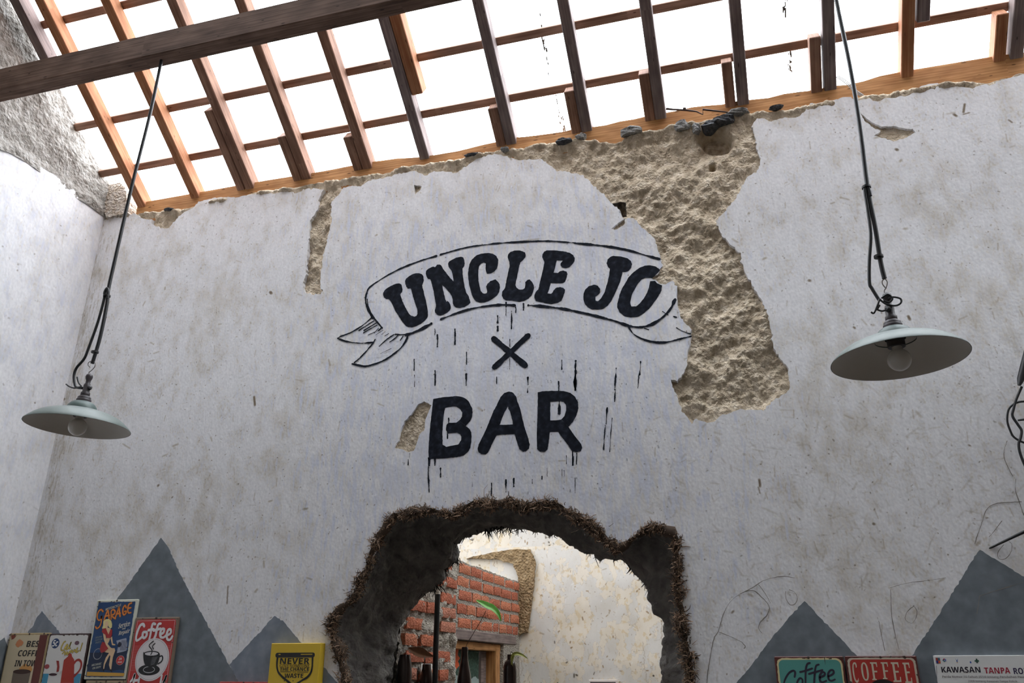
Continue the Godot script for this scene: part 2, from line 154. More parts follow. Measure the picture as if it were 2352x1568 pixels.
var PITS = [
	[12.4, [374.0,1951.0,376.2,1948.1]],
	[9.8, [-106.2,1678.2,-100.0,1683.6]],
	[11.9, [28.1,2118.3,28.5,2093.9]],
	[7.4, [22.4,2091.2,26.0,2069.7]],
	[6.6, [710.6,1952.4,715.9,1953.5]],
	[5.3, [676.6,1952.6,677.6,1951.2]],
	[13.8, [596.0,2669.7,599.4,2655.9]],
	[14.9, [283.6,2852.0,288.0,2849.6]],
	[11.0, [411.8,2649.1,415.4,2643.6]],
	[15.6, [663.6,3357.6,669.0,3352.6]],
	[14.6, [-2458.0,2238.5,-2454.2,2242.1]],
	[9.1, [-2050.3,1812.4,-2044.7,1745.7]],
	[10.2, [-2378.1,2183.5,-2374.3,2187.0]],
	[15.5, [-3157.5,2073.8,-3149.7,2071.6]],
	[10.0, [-2854.9,1635.0,-2851.7,1640.1]],
	[16.0, [-3070.7,3442.2,-3063.0,3431.3]],
	[18.1, [-2015.1,3100.8,-2007.5,3093.3]],
	[14.4, [-3062.0,2686.8,-3055.3,2679.8]],
	[14.6, [-2034.1,2603.9,-2024.7,2563.7]],
	[8.3, [703.9,2192.8,708.6,2189.5]],
	[7.4, [286.7,2242.8,290.1,2236.3]],
	[7.6, [580.9,1680.8,585.3,1684.6]],
	[7.4, [-3269.4,2806.1,-3196.5,2742.1]],
	[7.4, [-3182.6,2797.7,-3153.5,2773.1]],
	[12.0, [931.0,3511.0,919.6,3473.2]],
	[13.8, [886.2,3472.2,893.6,3462.7]],
	[8.6, [918.3,3465.6,939.9,3469.0]],
	[10.0, [1061.9,3410.2,1070.9,3396.7]],
	[1.6, [-1017.1,1695.2,-1017.1,1695.2]]]
const POT := [115.7,-77.9,128.6,-78.0,134.1,-89.0,146.6,-100.1,149.6,-106.6,166.0,-188.7,100.9,-188.9,97.2,-108.7,97.1,-102.1,114.0,-88.9]
const POT_SPOUT := [60.2,-104.2,73.4,-105.3,80.5,-128.4,81.9,-145.9,71.0,-148.1,69.9,-126.2]
const POT_HANDLE := [150.2,-115.4,159.1,-104.5,172.7,-102.3,184.9,-112.2,187.3,-128.5,180.0,-145.9,159.1,-165.4]
const WORD_GET := [87.3,-31.0,79.6,-35.4,72.4,-53.2,75.0,-64.4,86.6,-64.5,92.1,-51.1]
const WORD_ET := [96.0,-55.6,102.6,-46.8,97.4,-43.4,94.0,-53.4,100.5,-62.3,109.9,-53.5,116.7,-33.5,111.9,-55.7,118.2,-58.0]
const WORD_MORE := [84.0,-77.8,93.4,-68.9,96.6,-82.2,105.5,-71.2,108.1,-82.3,119.3,-69.1,119.5,-75.7,126.9,-64.7,131.9,-73.6,140.7,-62.6,145.7,-71.4,153.5,-56.0,151.9,-73.7,161.8,-67.1]
const WORD_BANG := [173.7,-38.4,168.9,-67.1]
const HAIR := [50.8,-82.3,60.2,-76.0,76.2,-75.2,88.6,-82.8,95.4,-95.7,96.7,-108.5,89.5,-112.6,79.7,-104.0,75.2,-95.4,71.6,-103.9,71.2,-114.5,64.0,-118.7,54.1,-116.4,50.0,-110.0,53.1,-99.4,50.8,-88.7]
const FACE_P := [60.7,-84.6,72.7,-83.7,77.9,-95.5,76.5,-108.2,71.0,-113.4,65.8,-108.1,60.3,-95.2]
const BLOUSE := [51.9,-124.9,53.2,-112.2,67.8,-111.3,86.4,-135.8,92.7,-114.8,101.2,-117.0,104.3,-138.1,98.5,-148.6,79.8,-148.4,73.0,-135.7,59.8,-130.3]
const NECK := [67.6,-110.2,77.9,-108.2,92.5,-113.7,86.9,-137.9]
const WAIST := [79.8,-148.4,97.2,-149.0,95.4,-159.0,90.9,-169.5,79.1,-164.1]
const ARM_A := [59.8,-130.3,72.5,-135.7,78.9,-150.5,91.4,-171.6,107.4,-184.2,121.9,-190.5,120.2,-194.7,100.7,-190.4,84.3,-175.7,69.1,-154.6]
const ARM_B := [98.5,-148.6,105.2,-142.3,114.9,-169.6,127.5,-172.9,127.0,-177.0,112.2,-175.9]
const SHORTS := [62.8,-163.0,82.3,-166.3,92.3,-175.7,99.8,-186.2,79.4,-202.8,65.2,-204.8,57.2,-192.2,58.0,-177.6]
const LEGS := [79.0,-200.7,97.4,-187.3,126.6,-187.4,131.2,-196.8,125.8,-221.6,126.6,-250.4,127.4,-266.7,122.2,-266.7,113.4,-250.4,113.1,-217.4,108.2,-213.3,102.9,-225.6,93.2,-248.3,92.8,-264.7,89.0,-265.7,87.5,-246.2,91.9,-223.5,103.8,-205.0,90.3,-203.8]
const SHOE_A := [88.8,-264.7,94.3,-265.7,94.1,-277.0,87.1,-268.8]
const SHOE_B := [120.6,-265.7,129.0,-267.8,135.0,-278.0,126.3,-273.9]
const ENGINE := [128.7,-159.3,153.9,-153.3,174.2,-149.3,184.0,-172.3,183.8,-197.1,168.9,-201.1,141.0,-206.2,140.9,-180.3]
const STRIP := [13.4,-275.4,193.4,-280.6,191.4,-292.1,13.3,-291.4]
const GARAGE_A := [40.2,-45.6,29.0,-37.9,18.3,-45.2,14.8,-60.3,19.0,-73.3,28.6,-79.8,36.7,-73.5,36.3,-62.8,40.0,-88.6,34.2,-105.6,23.2,-110.7,16.4,-104.3]
const GARAGE_B := [52.6,-78.0,56.6,-58.8,60.6,-46.0,63.7,-41.7,70.7,-59.0,76.0,-74.1]
const GARAGE_C := [85.9,-76.4,83.1,-59.2,80.5,-44.2,90.2,-39.0,99.8,-46.7,95.3,-57.3,85.2,-60.4,93.5,-68.0,107.0,-74.6]
const GARAGE_D := [105.2,-72.4,112.4,-42.6,115.1,-29.7,121.8,-49.2,128.1,-66.4]
const GARAGE_E := [150.6,-32.5,143.4,-23.8,136.2,-34.4,138.4,-51.6,145.5,-60.3,153.6,-54.0,153.4,-46.5,145.6,-47.4]
const GARAGE_F := [173.7,-14.7,161.4,-19.9,159.5,-37.0,165.2,-52.0,177.2,-52.3]
const GARAGE_G := [53.6,-64.1,74.6,-61.3]
const GARAGE_H := [107.2,-56.4,126.8,-53.5]
const GARAGE_I := [161.2,-34.9,173.3,-33.0]
const COFFEE_A := [49.8,-34.4,42.9,-25.9,30.6,-30.0,23.4,-46.7,19.1,-71.7,23.5,-87.3,33.3,-84.3,47.0,-74.0]
const COFFEE_B := [59.0,-55.4,49.0,-57.4,49.2,-72.0,58.2,-78.3,67.0,-70.1,65.9,-57.6,59.0,-55.4]
const COFFEE_C := [100.4,-26.7,89.6,-24.5,85.8,-39.1,84.8,-68.2,82.7,-84.7]
const COFFEE_D := [72.2,-49.3,96.1,-45.4]
const COFFEE_E := [126.0,-25.0,116.0,-26.9,111.3,-43.5,110.3,-66.4,105.3,-80.8]
const COFFEE_F := [97.1,-50.6,128.1,-43.7]
const COFFEE_G := [134.5,-64.5,144.9,-58.4,145.3,-46.0,135.0,-45.9,129.9,-60.4,135.1,-74.9,148.3,-77.1,159.6,-68.9]
const COFFEE_H := [166.1,-69.0,178.7,-60.9,176.5,-48.5,166.2,-48.3,161.5,-64.8,167.3,-83.4,180.5,-85.6,188.5,-73.3]
const COFFEE_I := [25.2,-240.3,34.6,-229.3,40.0,-211.1,40.1,-231.3,40.2,-251.3]
const COFFEE_J := [63.3,-225.2,63.2,-251.2]
const COFFEE_K := [37.4,-237.3,64.8,-233.2]
const COFFEE_L := [165.9,-217.0,164.5,-250.8]
const COFFEE_M := [177.0,-250.7,186.0,-216.9,183.5,-230.9,175.6,-242.8,194.6,-250.6]
const CUP := [65.2,-130.9,74.8,-138.1,102.1,-146.4,127.3,-144.5,141.1,-136.4,143.2,-154.7,139.8,-170.8,131.8,-182.9,117.3,-186.9,99.3,-185.9,82.5,-178.8,71.3,-160.5]
const CUP_HANDLE := [142.1,-148.6,153.0,-145.6,158.5,-154.7,154.3,-166.8,140.5,-174.9]
const STEAM := [104.6,-91.1,91.0,-101.3,88.7,-109.5,102.6,-121.9,105.8,-132.1,102.2,-140.3]
const STEAM_B := [113.9,-99.4,104.2,-109.6,109.9,-119.9]
const MARKS := [104.1,-136.6,139.9,-136.8,105.9,-146.4,102.6,-197.0,152.2,-197.0,106.4,-217.1,109.0,-158.6,184.5,-158.8,123.6,-237.0,105.2,-197.0,126.8,-197.0,102.9,-184.9]
const TEAL_A := [55.7,-61.0,58.8,-47.6,52.9,-42.8,39.2,-50.5,26.4,-67.7,19.3,-85.8,18.6,-101.0]
const TEAL_B := [75.2,-85.6,78.4,-70.4,71.8,-64.7,62.9,-74.3,57.9,-91.4]
const TEAL_C := [106.7,-19.8,98.4,-23.6,91.6,-41.8,85.5,-85.6]
const TEAL_D := [74.0,-46.6,91.1,-42.8,111.5,-36.1]
const TEAL_E := [132.8,-24.7,124.5,-28.5,118.2,-47.5,110.2,-89.2]
const TEAL_F := [99.7,-52.3,119.9,-46.6,141.9,-40.9]
const TEAL_G := [130.3,-63.7,145.9,-55.1,146.7,-48.5,139.1,-47.5,130.9,-58.9,131.1,-72.2,137.3,-76.3,149.4,-72.1]
const TEAL_H := [155.9,-59.8,172.4,-51.3,173.6,-41.8,165.0,-41.8,156.7,-53.2,157.6,-68.3,164.8,-72.1,174.9,-68.3]
const RED_BOXES := [17.0,-18.6,31.4,-77.9,42.7,-18.7,63.3,-72.2,71.1,-18.7,90.7,-70.2,102.2,-18.8,121.8,-67.3,131.1,-18.9,153.7,-75.6,164.4,-19.9,184.5,-78.2]
const WHITE_BOXES := [15.1,-32.3,122.3,-48.7,132.7,-34.2,201.9,-51.0,211.3,-35.5,279.8,-52.7,14.5,-56.7,274.9,-65.1,82.8,-69.2,215.7,-77.1]
const WHITE_LOGOS := [4.5,-6.5,16.2,-22.5,23.5,-8.5,33.1,-18.3,35.9,-9.1,50.5,-21.4,59.4,-8.6,65.9,-22.0,68.7,-12.9,88.3,-16.0,97.1,-16.6,101.9,-22.7,111.4,-9.4,123.2,-22.1,128.0,-11.8,155.0,-15.0,127.7,-16.7,138.9,-19.8,163.1,-9.5,262.6,-14.3,3.4,-28.7,-6.1,-91.2]
const SHIELD_BOXES := [44.5,-52.4,166.9,-73.0,44.9,-73.9,170.1,-84.5,46.9,-84.9,168.0,-97.1,100.6,-98.2,114.4,-104.5,68.8,-105.7,146.4,-121.3,22.6,-33.5,186.7,-50.6,49.2,-99.2,94.6,-100.8,119.4,-99.6,165.0,-102.2]
const SHIELD_LEFT := [32.1,-48.2,31.9,-68.1,34.3,-85.5,41.8,-101.7,57.3,-115.5,74.6,-126.9,98.4,-141.7]
const SHIELD_RIGHT := [178.4,-49.9,179.5,-68.4,179.8,-85.6,176.1,-102.8,163.9,-117.6,143.8,-129.0,120.4,-141.6]
const BEST_BOXES := [100.4,-30.6,186.5,-54.8,65.4,-67.1,187.0,-91.2,59.4,-105.8,196.8,-130.1,58.7,-152.2,147.7,-193.5,157.7,0.2,244.6,-193.1]

# ---------------------------------------------------------------- mesh collector
class MB:
	var v := PackedVector3Array()
	var n := PackedVector3Array()
	var t := PackedVector2Array()
	var rng: RandomNumberGenerator

	func tri(a: Vector3, b: Vector3, c: Vector3, na: Vector3, nb: Vector3, nc: Vector3, ua := Vector2(), ub := Vector2(), uc := Vector2()) -> void:   # anticlockwise seen from the front
		v.append(a); v.append(c); v.append(b)
		n.append(na); n.append(nc); n.append(nb)
		t.append(ua); t.append(uc); t.append(ub)

	func flat(a: Vector3, b: Vector3, c: Vector3, ua := Vector2(), ub := Vector2(), uc := Vector2()) -> void:
		var k := (b - a).cross(c - a).normalized()
		tri(a, b, c, k, k, k, ua, ub, uc)

	func quad(a: Vector3, b: Vector3, c: Vector3, d: Vector3, ua := Vector2(), ub := Vector2(), uc := Vector2(), ud := Vector2()) -> void:
		flat(a, b, c, ua, ub, uc)
		flat(a, c, d, ua, uc, ud)

	# a box with chamfered edges; uv runs along its own x
	func box(x: Transform3D, size: Vector3, bev := 0.004, uo := Vector2()) -> void:
		var h := size / 2.0
		var b: float = min(bev, min(h.x, min(h.y, h.z)) * 0.6)
		var P := {}
		for sx in [-1, 1]:
			for sy in [-1, 1]:
				for sz in [-1, 1]:
					P[Vector3i(sx, sy, sz)] = [Vector3(sx * h.x, sy * (h.y - b), sz * (h.z - b)), Vector3(sx * (h.x - b), sy * h.y, sz * (h.z - b)), Vector3(sx * (h.x - b), sy * (h.y - b), sz * h.z)]
		var faces := []
		for ax in 3:
			var o1 := (ax + 1) % 3
			var o2 := (ax + 2) % 3
			for s in [-1, 1]:
				var f := []
				for k in [[-1, -1], [1, -1], [1, 1], [-1, 1]]:
					var key := Vector3i()
					key[ax] = s; key[o1] = k[0]; key[o2] = k[1]
					f.append(P[key][ax])
				faces.append(f)
			for s1 in [-1, 1]:
				for s2 in [-1, 1]:
					var ka := Vector3i(); var kb := Vector3i()
					ka[ax] = -1; ka[o1] = s1; ka[o2] = s2
					kb[ax] = 1; kb[o1] = s1; kb[o2] = s2
					faces.append([P[ka][o1], P[kb][o1], P[kb][o2], P[ka][o2]])
		for key in P:
			faces.append(P[key])
		for f in faces:
			var mid := Vector3()
			for p in f:
				mid += p
			var k: Vector3 = (f[1] - f[0]).cross(f[2] - f[0])
			if k.dot(mid) < 0.0:
				f.reverse()
			var u := []
			var nn: Vector3 = (f[1] - f[0]).cross(f[2] - f[0]).normalized()
			for p in f:
				u.append(Vector2(p.x, p.y if absf(nn.z) > absf(nn.y) else p.z + size.y) + uo)
			for i in range(1, f.size() - 1):
				flat(x * f[0], x * f[i], x * f[i + 1], u[0], u[i], u[i + 1])

	func tube(path: PackedVector3Array, rad, sides := 10, caps := true) -> void:
		var rings := []
		var norms := []
		var up := Vector3(0.31, 0.87, 0.38)
		var last := Vector3()
		for i in path.size():
			var d: Vector3 = (path[min(i + 1, path.size() - 1)] - path[max(i - 1, 0)]).normalized()
			var a: Vector3
			if i == 0:
				a = up.cross(d)
				if a.length() < 0.1:
					a = Vector3(1, 0, 0).cross(d)
				a = a.normalized()
			else:
				a = (last - d * last.dot(d)).normalized()
			last = a
			var b := d.cross(a)
			var r: float = rad[i] if rad is Array or rad is PackedFloat32Array else rad
			var ring := []
			var nn := []
			for k in sides:
				var w := TAU * k / sides
				var q := a * cos(w) + b * sin(w)
				nn.append(q)
				ring.append(path[i] + q * r)
			rings.append(ring)
			norms.append(nn)
		for i in path.size() - 1:
			for k in sides:
				var j := (k + 1) % sides
				tri(rings[i][k], rings[i][j], rings[i + 1][j], norms[i][k], norms[i][j], norms[i + 1][j])
				tri(rings[i][k], rings[i + 1][j], rings[i + 1][k], norms[i][k], norms[i + 1][j], norms[i + 1][k])
		if caps:
			var e := path.size() - 1
			for k in sides:
				var j := (k + 1) % sides
				flat(path[0], rings[0][j], rings[0][k])
				flat(path[e], rings[e][k], rings[e][j])

	# profile: Vector2(radius, height), listed with the outside on the right hand when going up
	func lathe(x: Transform3D, prof: Array, segs := 40, smooth := true) -> void:
		for i in prof.size() - 1:
			var p: Vector2 = prof[i]
			var q: Vector2 = prof[i + 1]
			var e := (q - p).normalized()
			var n0 := Vector2(e.y, -e.x)
			var np := n0
			var nq := n0
			if smooth:
				if i > 0:
					var e0: Vector2 = (p - prof[i - 1]).normalized()
					if e0.dot(e) > 0.6:
						np = (n0 + Vector2(e0.y, -e0.x)).normalized()
				if i < prof.size() - 2:
					var e1: Vector2 = (prof[i + 2] - q).normalized()
					if e1.dot(e) > 0.6:
						nq = (n0 + Vector2(e1.y, -e1.x)).normalized()
			for k in segs:
				var a := TAU * k / segs
				var b := TAU * (k + 1) / segs
				var ca := Vector3(cos(a), 0, -sin(a))
				var cb := Vector3(cos(b), 0, -sin(b))
				var y := Vector3.UP
				var B := x.basis
				var pa := x * (ca * p.x + y * p.y); var pb := x * (cb * p.x + y * p.y)
				var qa := x * (ca * q.x + y * q.y); var qb := x * (cb * q.x + y * q.y)
				var npa := (B * (ca * np.x + y * np.y)).normalized(); var npb := (B * (cb * np.x + y * np.y)).normalized()
				var nqa := (B * (ca * nq.x + y * nq.y)).normalized(); var nqb := (B * (cb * nq.x + y * nq.y)).normalized()
				if p.x > 1e-6:
					tri(pa, pb, qb, npa, npb, nqb)
				if q.x > 1e-6:
					tri(pa, qb, qa, npa, nqb, nqa)

	# a flat outline with thickness: front at z1, back at z0 in the axes of x; uv by the callable (x, y) -> uv
	func prism(x: Transform3D, pts: PackedVector2Array, z1: float, z0: float, uvf = null, sides := true, back := false) -> void:
		var idx := Geometry2D.triangulate_polygon(pts)
		if idx.is_empty():
			print("no triangles: ", pts.size(), " ", pts[0])
			return
		var fz := x.basis.z.normalized()
		for i in range(0, idx.size(), 3):
			var a := pts[idx[i]]; var b := pts[idx[i + 1]]; var c := pts[idx[i + 2]]
			if (b - a).cross(c - a) < 0.0:
				var s := b; b = c; c = s
			var ua: Vector2 = uvf.call(a) if uvf else a; var ub: Vector2 = uvf.call(b) if uvf else b; var uc: Vector2 = uvf.call(c) if uvf else c
			tri(x * Vector3(a.x, a.y, z1), x * Vector3(b.x, b.y, z1), x * Vector3(c.x, c.y, z1), fz, fz, fz, ua, ub, uc)
			if back:
				tri(x * Vector3(a.x, a.y, z0), x * Vector3(c.x, c.y, z0), x * Vector3(b.x, b.y, z0), -fz, -fz, -fz, ua, uc, ub)
		if sides:
			var ccw := not Geometry2D.is_polygon_clockwise(pts)
			for i in pts.size():
				var p := pts[i]; var q := pts[(i + 1) % pts.size()]
				if not ccw:
					var s := p; p = q; q = s
				var up: Vector2 = uvf.call(p) if uvf else p; var uq: Vector2 = uvf.call(q) if uvf else q
				quad(x * Vector3(p.x, p.y, z1), x * Vector3(p.x, p.y, z0), x * Vector3(q.x, q.y, z0), x * Vector3(q.x, q.y, z1), up, up, uq, uq)

	# a smooth sheet of (nx+1)*(ny+1) points f(u, v); u to the right, v up when seen from the front
	func sheet(nx: int, ny: int, f: Callable, uvs := Vector2(1, 1)) -> void:
		var p := PackedVector3Array()
		p.resize((nx + 1) * (ny + 1))
		for j in ny + 1:
			for i in nx + 1:
				p[j * (nx + 1) + i] = f.call(float(i) / nx, float(j) / ny)
		var q := PackedVector3Array()
		q.resize(p.size())
		for j in ny + 1:
			for i in nx + 1:
				var l := p[j * (nx + 1) + max(i - 1, 0)]; var r := p[j * (nx + 1) + min(i + 1, nx)]
				var d := p[max(j - 1, 0) * (nx + 1) + i]; var u := p[min(j + 1, ny) * (nx + 1) + i]
				q[j * (nx + 1) + i] = (r - l).cross(u - d).normalized()
		for j in ny:
			for i in nx:
				var a := j * (nx + 1) + i
				var b := a + 1
				var c := b + nx + 1
				var d := a + nx + 1
				var ua := Vector2(float(i) / nx, float(j) / ny) * uvs; var uc := Vector2(float(i + 1) / nx, float(j + 1) / ny) * uvs
				tri(p[a], p[b], p[c], q[a], q[b], q[c], ua, Vector2(uc.x, ua.y), uc)
				tri(p[a], p[c], p[d], q[a], q[c], q[d], ua, uc, Vector2(ua.x, uc.y))

	func mesh() -> ArrayMesh:
		var a := []
		a.resize(Mesh.ARRAY_MAX)
		a[Mesh.ARRAY_VERTEX] = v
		a[Mesh.ARRAY_NORMAL] = n
		a[Mesh.ARRAY_TEX_UV] = t
		var m := ArrayMesh.new()
		m.add_surface_from_arrays(Mesh.PRIMITIVE_TRIANGLES, a)
		return m


func obj(called: String, mb: MB, m: Material, parent: Node3D = self) -> MeshInstance3D:
	return put(called, mb.mesh(), m, parent)


func put(called: String, mesh: Mesh, m: Material, parent: Node3D = self) -> MeshInstance3D:
	var o := MeshInstance3D.new()
	o.mesh = mesh
	o.material_override = m
	o.name = numbered(called) if parent == self else called
	parent.add_child(o, true)
	return o


func numbered(called: String) -> String:
	used[called] = used.get(called, -1) + 1
	return called if used[called] == 0 else "%s_%03d" % [called, used[called]]


func tag(o: Node3D, label: String, category: String, group := "", kind := "") -> Node3D:
	o.set_meta("label", label)
	o.set_meta("category", category)
	if group:
		o.set_meta("group", group)
	if kind:
		o.set_meta("kind", kind)
	return o


func thing(called: String, label: String, category: String, at := Vector3.ZERO, group := "", kind := "") -> Node3D:
	var o := Node3D.new()
	o.name = numbered(called)
	o.position = at
	add_child(o)
	tag(o, label, category, group, kind)
	return o


# ---------------------------------------------------------------- outlines
func P(a: Array) -> PackedVector2Array:          # millimetres to metres
	var r := PackedVector2Array()
	for i in range(0, a.size(), 2):
		r.append(Vector2(a[i], a[i + 1]) * 0.001)
	return r


func P3(a: Array, z: float) -> PackedVector3Array:
	var r := PackedVector3Array()
	for p in P(a):
		r.append(Vector3(p.x, p.y, z))
	return r


func curve(p: PackedVector2Array, per := 5, closed := false) -> PackedVector2Array:   # Catmull-Rom
	var r := PackedVector2Array()
	var n := p.size()
	if n < 3:
		return p
	for i in (n if closed else n - 1):
		var a := p[(i - 1 + n) % n] if closed else p[max(i - 1, 0)]
		var b := p[i]
		var c := p[(i + 1) % n]
		var d := p[(i + 2) % n] if closed else p[min(i + 2, n - 1)]
		for k in per:
			r.append(b.cubic_interpolate(c, a, d, float(k) / per))
	if not closed:
		r.append(p[n - 1])
	return r


func curve3(p: PackedVector3Array, per := 5) -> PackedVector3Array:
	var r := PackedVector3Array()
	var n := p.size()
	for i in n - 1:
		for k in per:
			r.append(p[i].cubic_interpolate(p[i + 1], p[max(i - 1, 0)], p[min(i + 2, n - 1)], float(k) / per))
	r.append(p[n - 1])
	return r


func rough(p: PackedVector2Array, step: float, amp: float, freq: float, closed := true) -> PackedVector2Array:
	var r := PackedVector2Array()
	for i in (p.size() if closed else p.size() - 1):
		var a := p[i]
		var b := p[(i + 1) % p.size()]
		var k := int(max(1.0, ceil(a.distance_to(b) / step)))
		for j in k:
			var q := a.lerp(b, float(j) / k)
			r.append(q + amp * Vector2(nz.get_noise_2d(q.x * freq, q.y * freq), nz.get_noise_2d(q.x * freq + 57.3, q.y * freq + 11.9)) * 2.0)
	if not closed:
		r.append(p[p.size() - 1])
	return r


func resample(p: PackedVector2Array, n: int) -> PackedVector2Array:
	var len := 0.0
	for i in p.size() - 1:
		len += p[i].distance_to(p[i + 1])
	var r := PackedVector2Array()
	var i := 0
	var done := 0.0
	for k in n + 1:
		var want := len * k / n
		while i < p.size() - 2 and done + p[i].distance_to(p[i + 1]) < want:
			done += p[i].distance_to(p[i + 1])
			i += 1
		r.append(p[i].lerp(p[i + 1], clampf((want - done) / max(p[i].distance_to(p[i + 1]), 1e-9), 0.0, 1.0)))
	return r


func y_at(line: PackedVector2Array, x: float) -> float:      # height of a line that runs in +x
	if x <= line[0].x:
		return line[0].y
	for i in line.size() - 1:
		if x <= line[i + 1].x:
			return lerpf(line[i].y, line[i + 1].y, (x - line[i].x) / max(line[i + 1].x - line[i].x, 1e-6))
	return line[line.size() - 1].y


func stripe(p: PackedVector2Array, w: float, jag := 0.0, tips := 0.55) -> PackedVector2Array:   # the outline of a brush stroke with round ends
	var l := PackedVector2Array()
	var r := PackedVector2Array()
	for i in p.size():
		var d := (p[min(i + 1, p.size() - 1)] - p[max(i - 1, 0)]).normalized()
		var q := Vector2(-d.y, d.x) * w * 0.5 * (1.0 + jag * nz.get_noise_2d(p[i].x * 900.0, p[i].y * 900.0) * 2.0)
		l.append(p[i] + q)
		r.append(p[i] - q)
	var e := p.size() - 1
	var d0 := (p[0] - p[1]).normalized() * w * tips
	var d1 := (p[e] - p[e - 1]).normalized() * w * tips
	var out := PackedVector2Array()
	out.append(p[0] + d0 * 0.9)
	out.append(l[0].lerp(p[0], 0.3) + d0 * 0.6)
	out.append_array(l)
	out.append(l[e].lerp(p[e], 0.3) + d1 * 0.6)
	out.append(p[e] + d1 * 0.9)
	out.append(r[e].lerp(p[e], 0.3) + d1 * 0.6)
	r.reverse()
	out.append_array(r)
	out.append(r[e].lerp(p[0], 0.3) + d0 * 0.6)
	return out


func stroke_mesh(mb: MB, x: Transform3D, p: PackedVector2Array, w: float, z: float, jag := 0.0, thick := 0.0004) -> void:
	# a ribbon of quads with round ends: it may cross itself
	var e := p.size() - 1
	var fz := x.basis.z.normalized()
	var l := []; var r := []
	for i in p.size():
		var d := (p[min(i + 1, e)] - p[max(i - 1, 0)]).normalized()
		var q := Vector2(-d.y, d.x) * w * 0.5 * (1.0 + jag * nz.get_noise_2d(p[i].x * 700.0, p[i].y * 700.0) * 2.0)
		l.append(p[i] + q); r.append(p[i] - q)
	for i in e:
		var a: Vector2 = r[i]; var b: Vector2 = r[i + 1]; var c: Vector2 = l[i + 1]; var d: Vector2 = l[i]
		mb.tri(x * Vector3(a.x, a.y, z), x * Vector3(b.x, b.y, z), x * Vector3(c.x, c.y, z), fz, fz, fz, a, b, c)
		mb.tri(x * Vector3(a.x, a.y, z), x * Vector3(c.x, c.y, z), x * Vector3(d.x, d.y, z), fz, fz, fz, a, c, d)
	for k in [0, e]:
		for s in 8:
			var a: Vector2 = p[k] + Vector2.from_angle(TAU * s / 8) * w * 0.48
			var b: Vector2 = p[k] + Vector2.from_angle(TAU * (s + 1) / 8) * w * 0.48
			mb.tri(x * Vector3(p[k].x, p[k].y, z - thick * 0.3), x * Vector3(a.x, a.y, z - thick * 0.3), x * Vector3(b.x, b.y, z - thick * 0.3), fz, fz, fz, p[k], a, b)


func cut(poly: PackedVector2Array, holes: Array) -> Array:     # pieces of a polygon without its holes; every piece is simple
	var xs := [-20.0]
	for h in holes:
		var m := Vector2()
		for p in h:
			m += p
		xs.append(m.x / h.size())
	xs.append(20.0)
	xs.sort()
	var out := []
	for i in xs.size() - 1:
		var strip := PackedVector2Array([Vector2(xs[i], -9), Vector2(xs[i + 1], -9), Vector2(xs[i + 1], 19), Vector2(xs[i], 19)])
		var now := Geometry2D.intersect_polygons(poly, strip)
		for h in holes:
			var next := []
			for c in now:
				next.append_array(Geometry2D.clip_polygons(c, h))
			now.assign(next)
		out.append_array(now)
	return out


func ellipse(c: Vector2, rx: float, ry: float, n := 40) -> PackedVector2Array:
	var r := PackedVector2Array()
	for i in n:
		r.append(c + Vector2(cos(TAU * i / n) * rx, sin(TAU * i / n) * ry))
	return r


func rounded(x0: float, y0: float, x1: float, y1: float, rad: float) -> PackedVector2Array:
	var r := PackedVector2Array()
	for k in [[x1 - rad, y1 - rad, 0.0], [x0 + rad, y1 - rad, 90.0], [x0 + rad, y0 + rad, 180.0], [x1 - rad, y0 + rad, 270.0]]:
		for i in 7:
			r.append(Vector2(k[0], k[1]) + Vector2.from_angle(deg_to_rad(k[2] + 15.0 * i)) * rad)
	return r


# ---------------------------------------------------------------- materials
func c8(r: int, g: int, b: int) -> Color:
	return Color8(r, g, b)


func plain(col: Color, rough_ := 0.8, metal := 0.0) -> StandardMaterial3D:
	var m := StandardMaterial3D.new()
	m.albedo_color = col
	m.roughness = rough_
	m.metallic = metal
	return m


func noise(kind: int, freq: float, oct := 4, sd := 1) -> FastNoiseLite:
	var f := FastNoiseLite.new()
	f.noise_type = kind
	f.frequency = freq
	f.seed = sd
	f.fractal_octaves = oct
	return f


func bumps(freq: float, strength: float, sd := 3, oct := 5) -> NoiseTexture2D:
	var t := NoiseTexture2D.new()
	t.width = 512
	t.height = 512
	t.seamless = true
	t.as_normal_map = true
	t.bump_strength = strength
	t.noise = noise(FastNoiseLite.TYPE_SIMPLEX_SMOOTH, freq, oct, sd)
	return t


func ramped(freq: float, cols: Array, sd := 5, oct := 5, kind := FastNoiseLite.TYPE_SIMPLEX_SMOOTH) -> NoiseTexture2D:
	var t := NoiseTexture2D.new()
	t.width = 512
	t.height = 512
	t.seamless = true
	t.noise = noise(kind, freq, oct, sd)
	var g := Gradient.new()
	g.offsets = PackedFloat32Array(cols.map(func(c): return c[0]))
	g.colors = PackedColorArray(cols.map(func(c): return c[1]))
	t.color_ramp = g
	return t


func earthy(tex: Texture2D, tiles: float, nrm: Texture2D, ntiles: float, nscale := 1.0, rough_ := 0.95) -> StandardMaterial3D:
	var m := plain(Color.WHITE, rough_)
	m.albedo_texture = tex
	m.uv1_triplanar = true
	m.uv1_world_triplanar = true
	m.uv1_scale = Vector3.ONE * tiles
	if nrm:
		m.normal_enabled = true
		m.normal_texture = nrm
		m.normal_scale = nscale
	return m


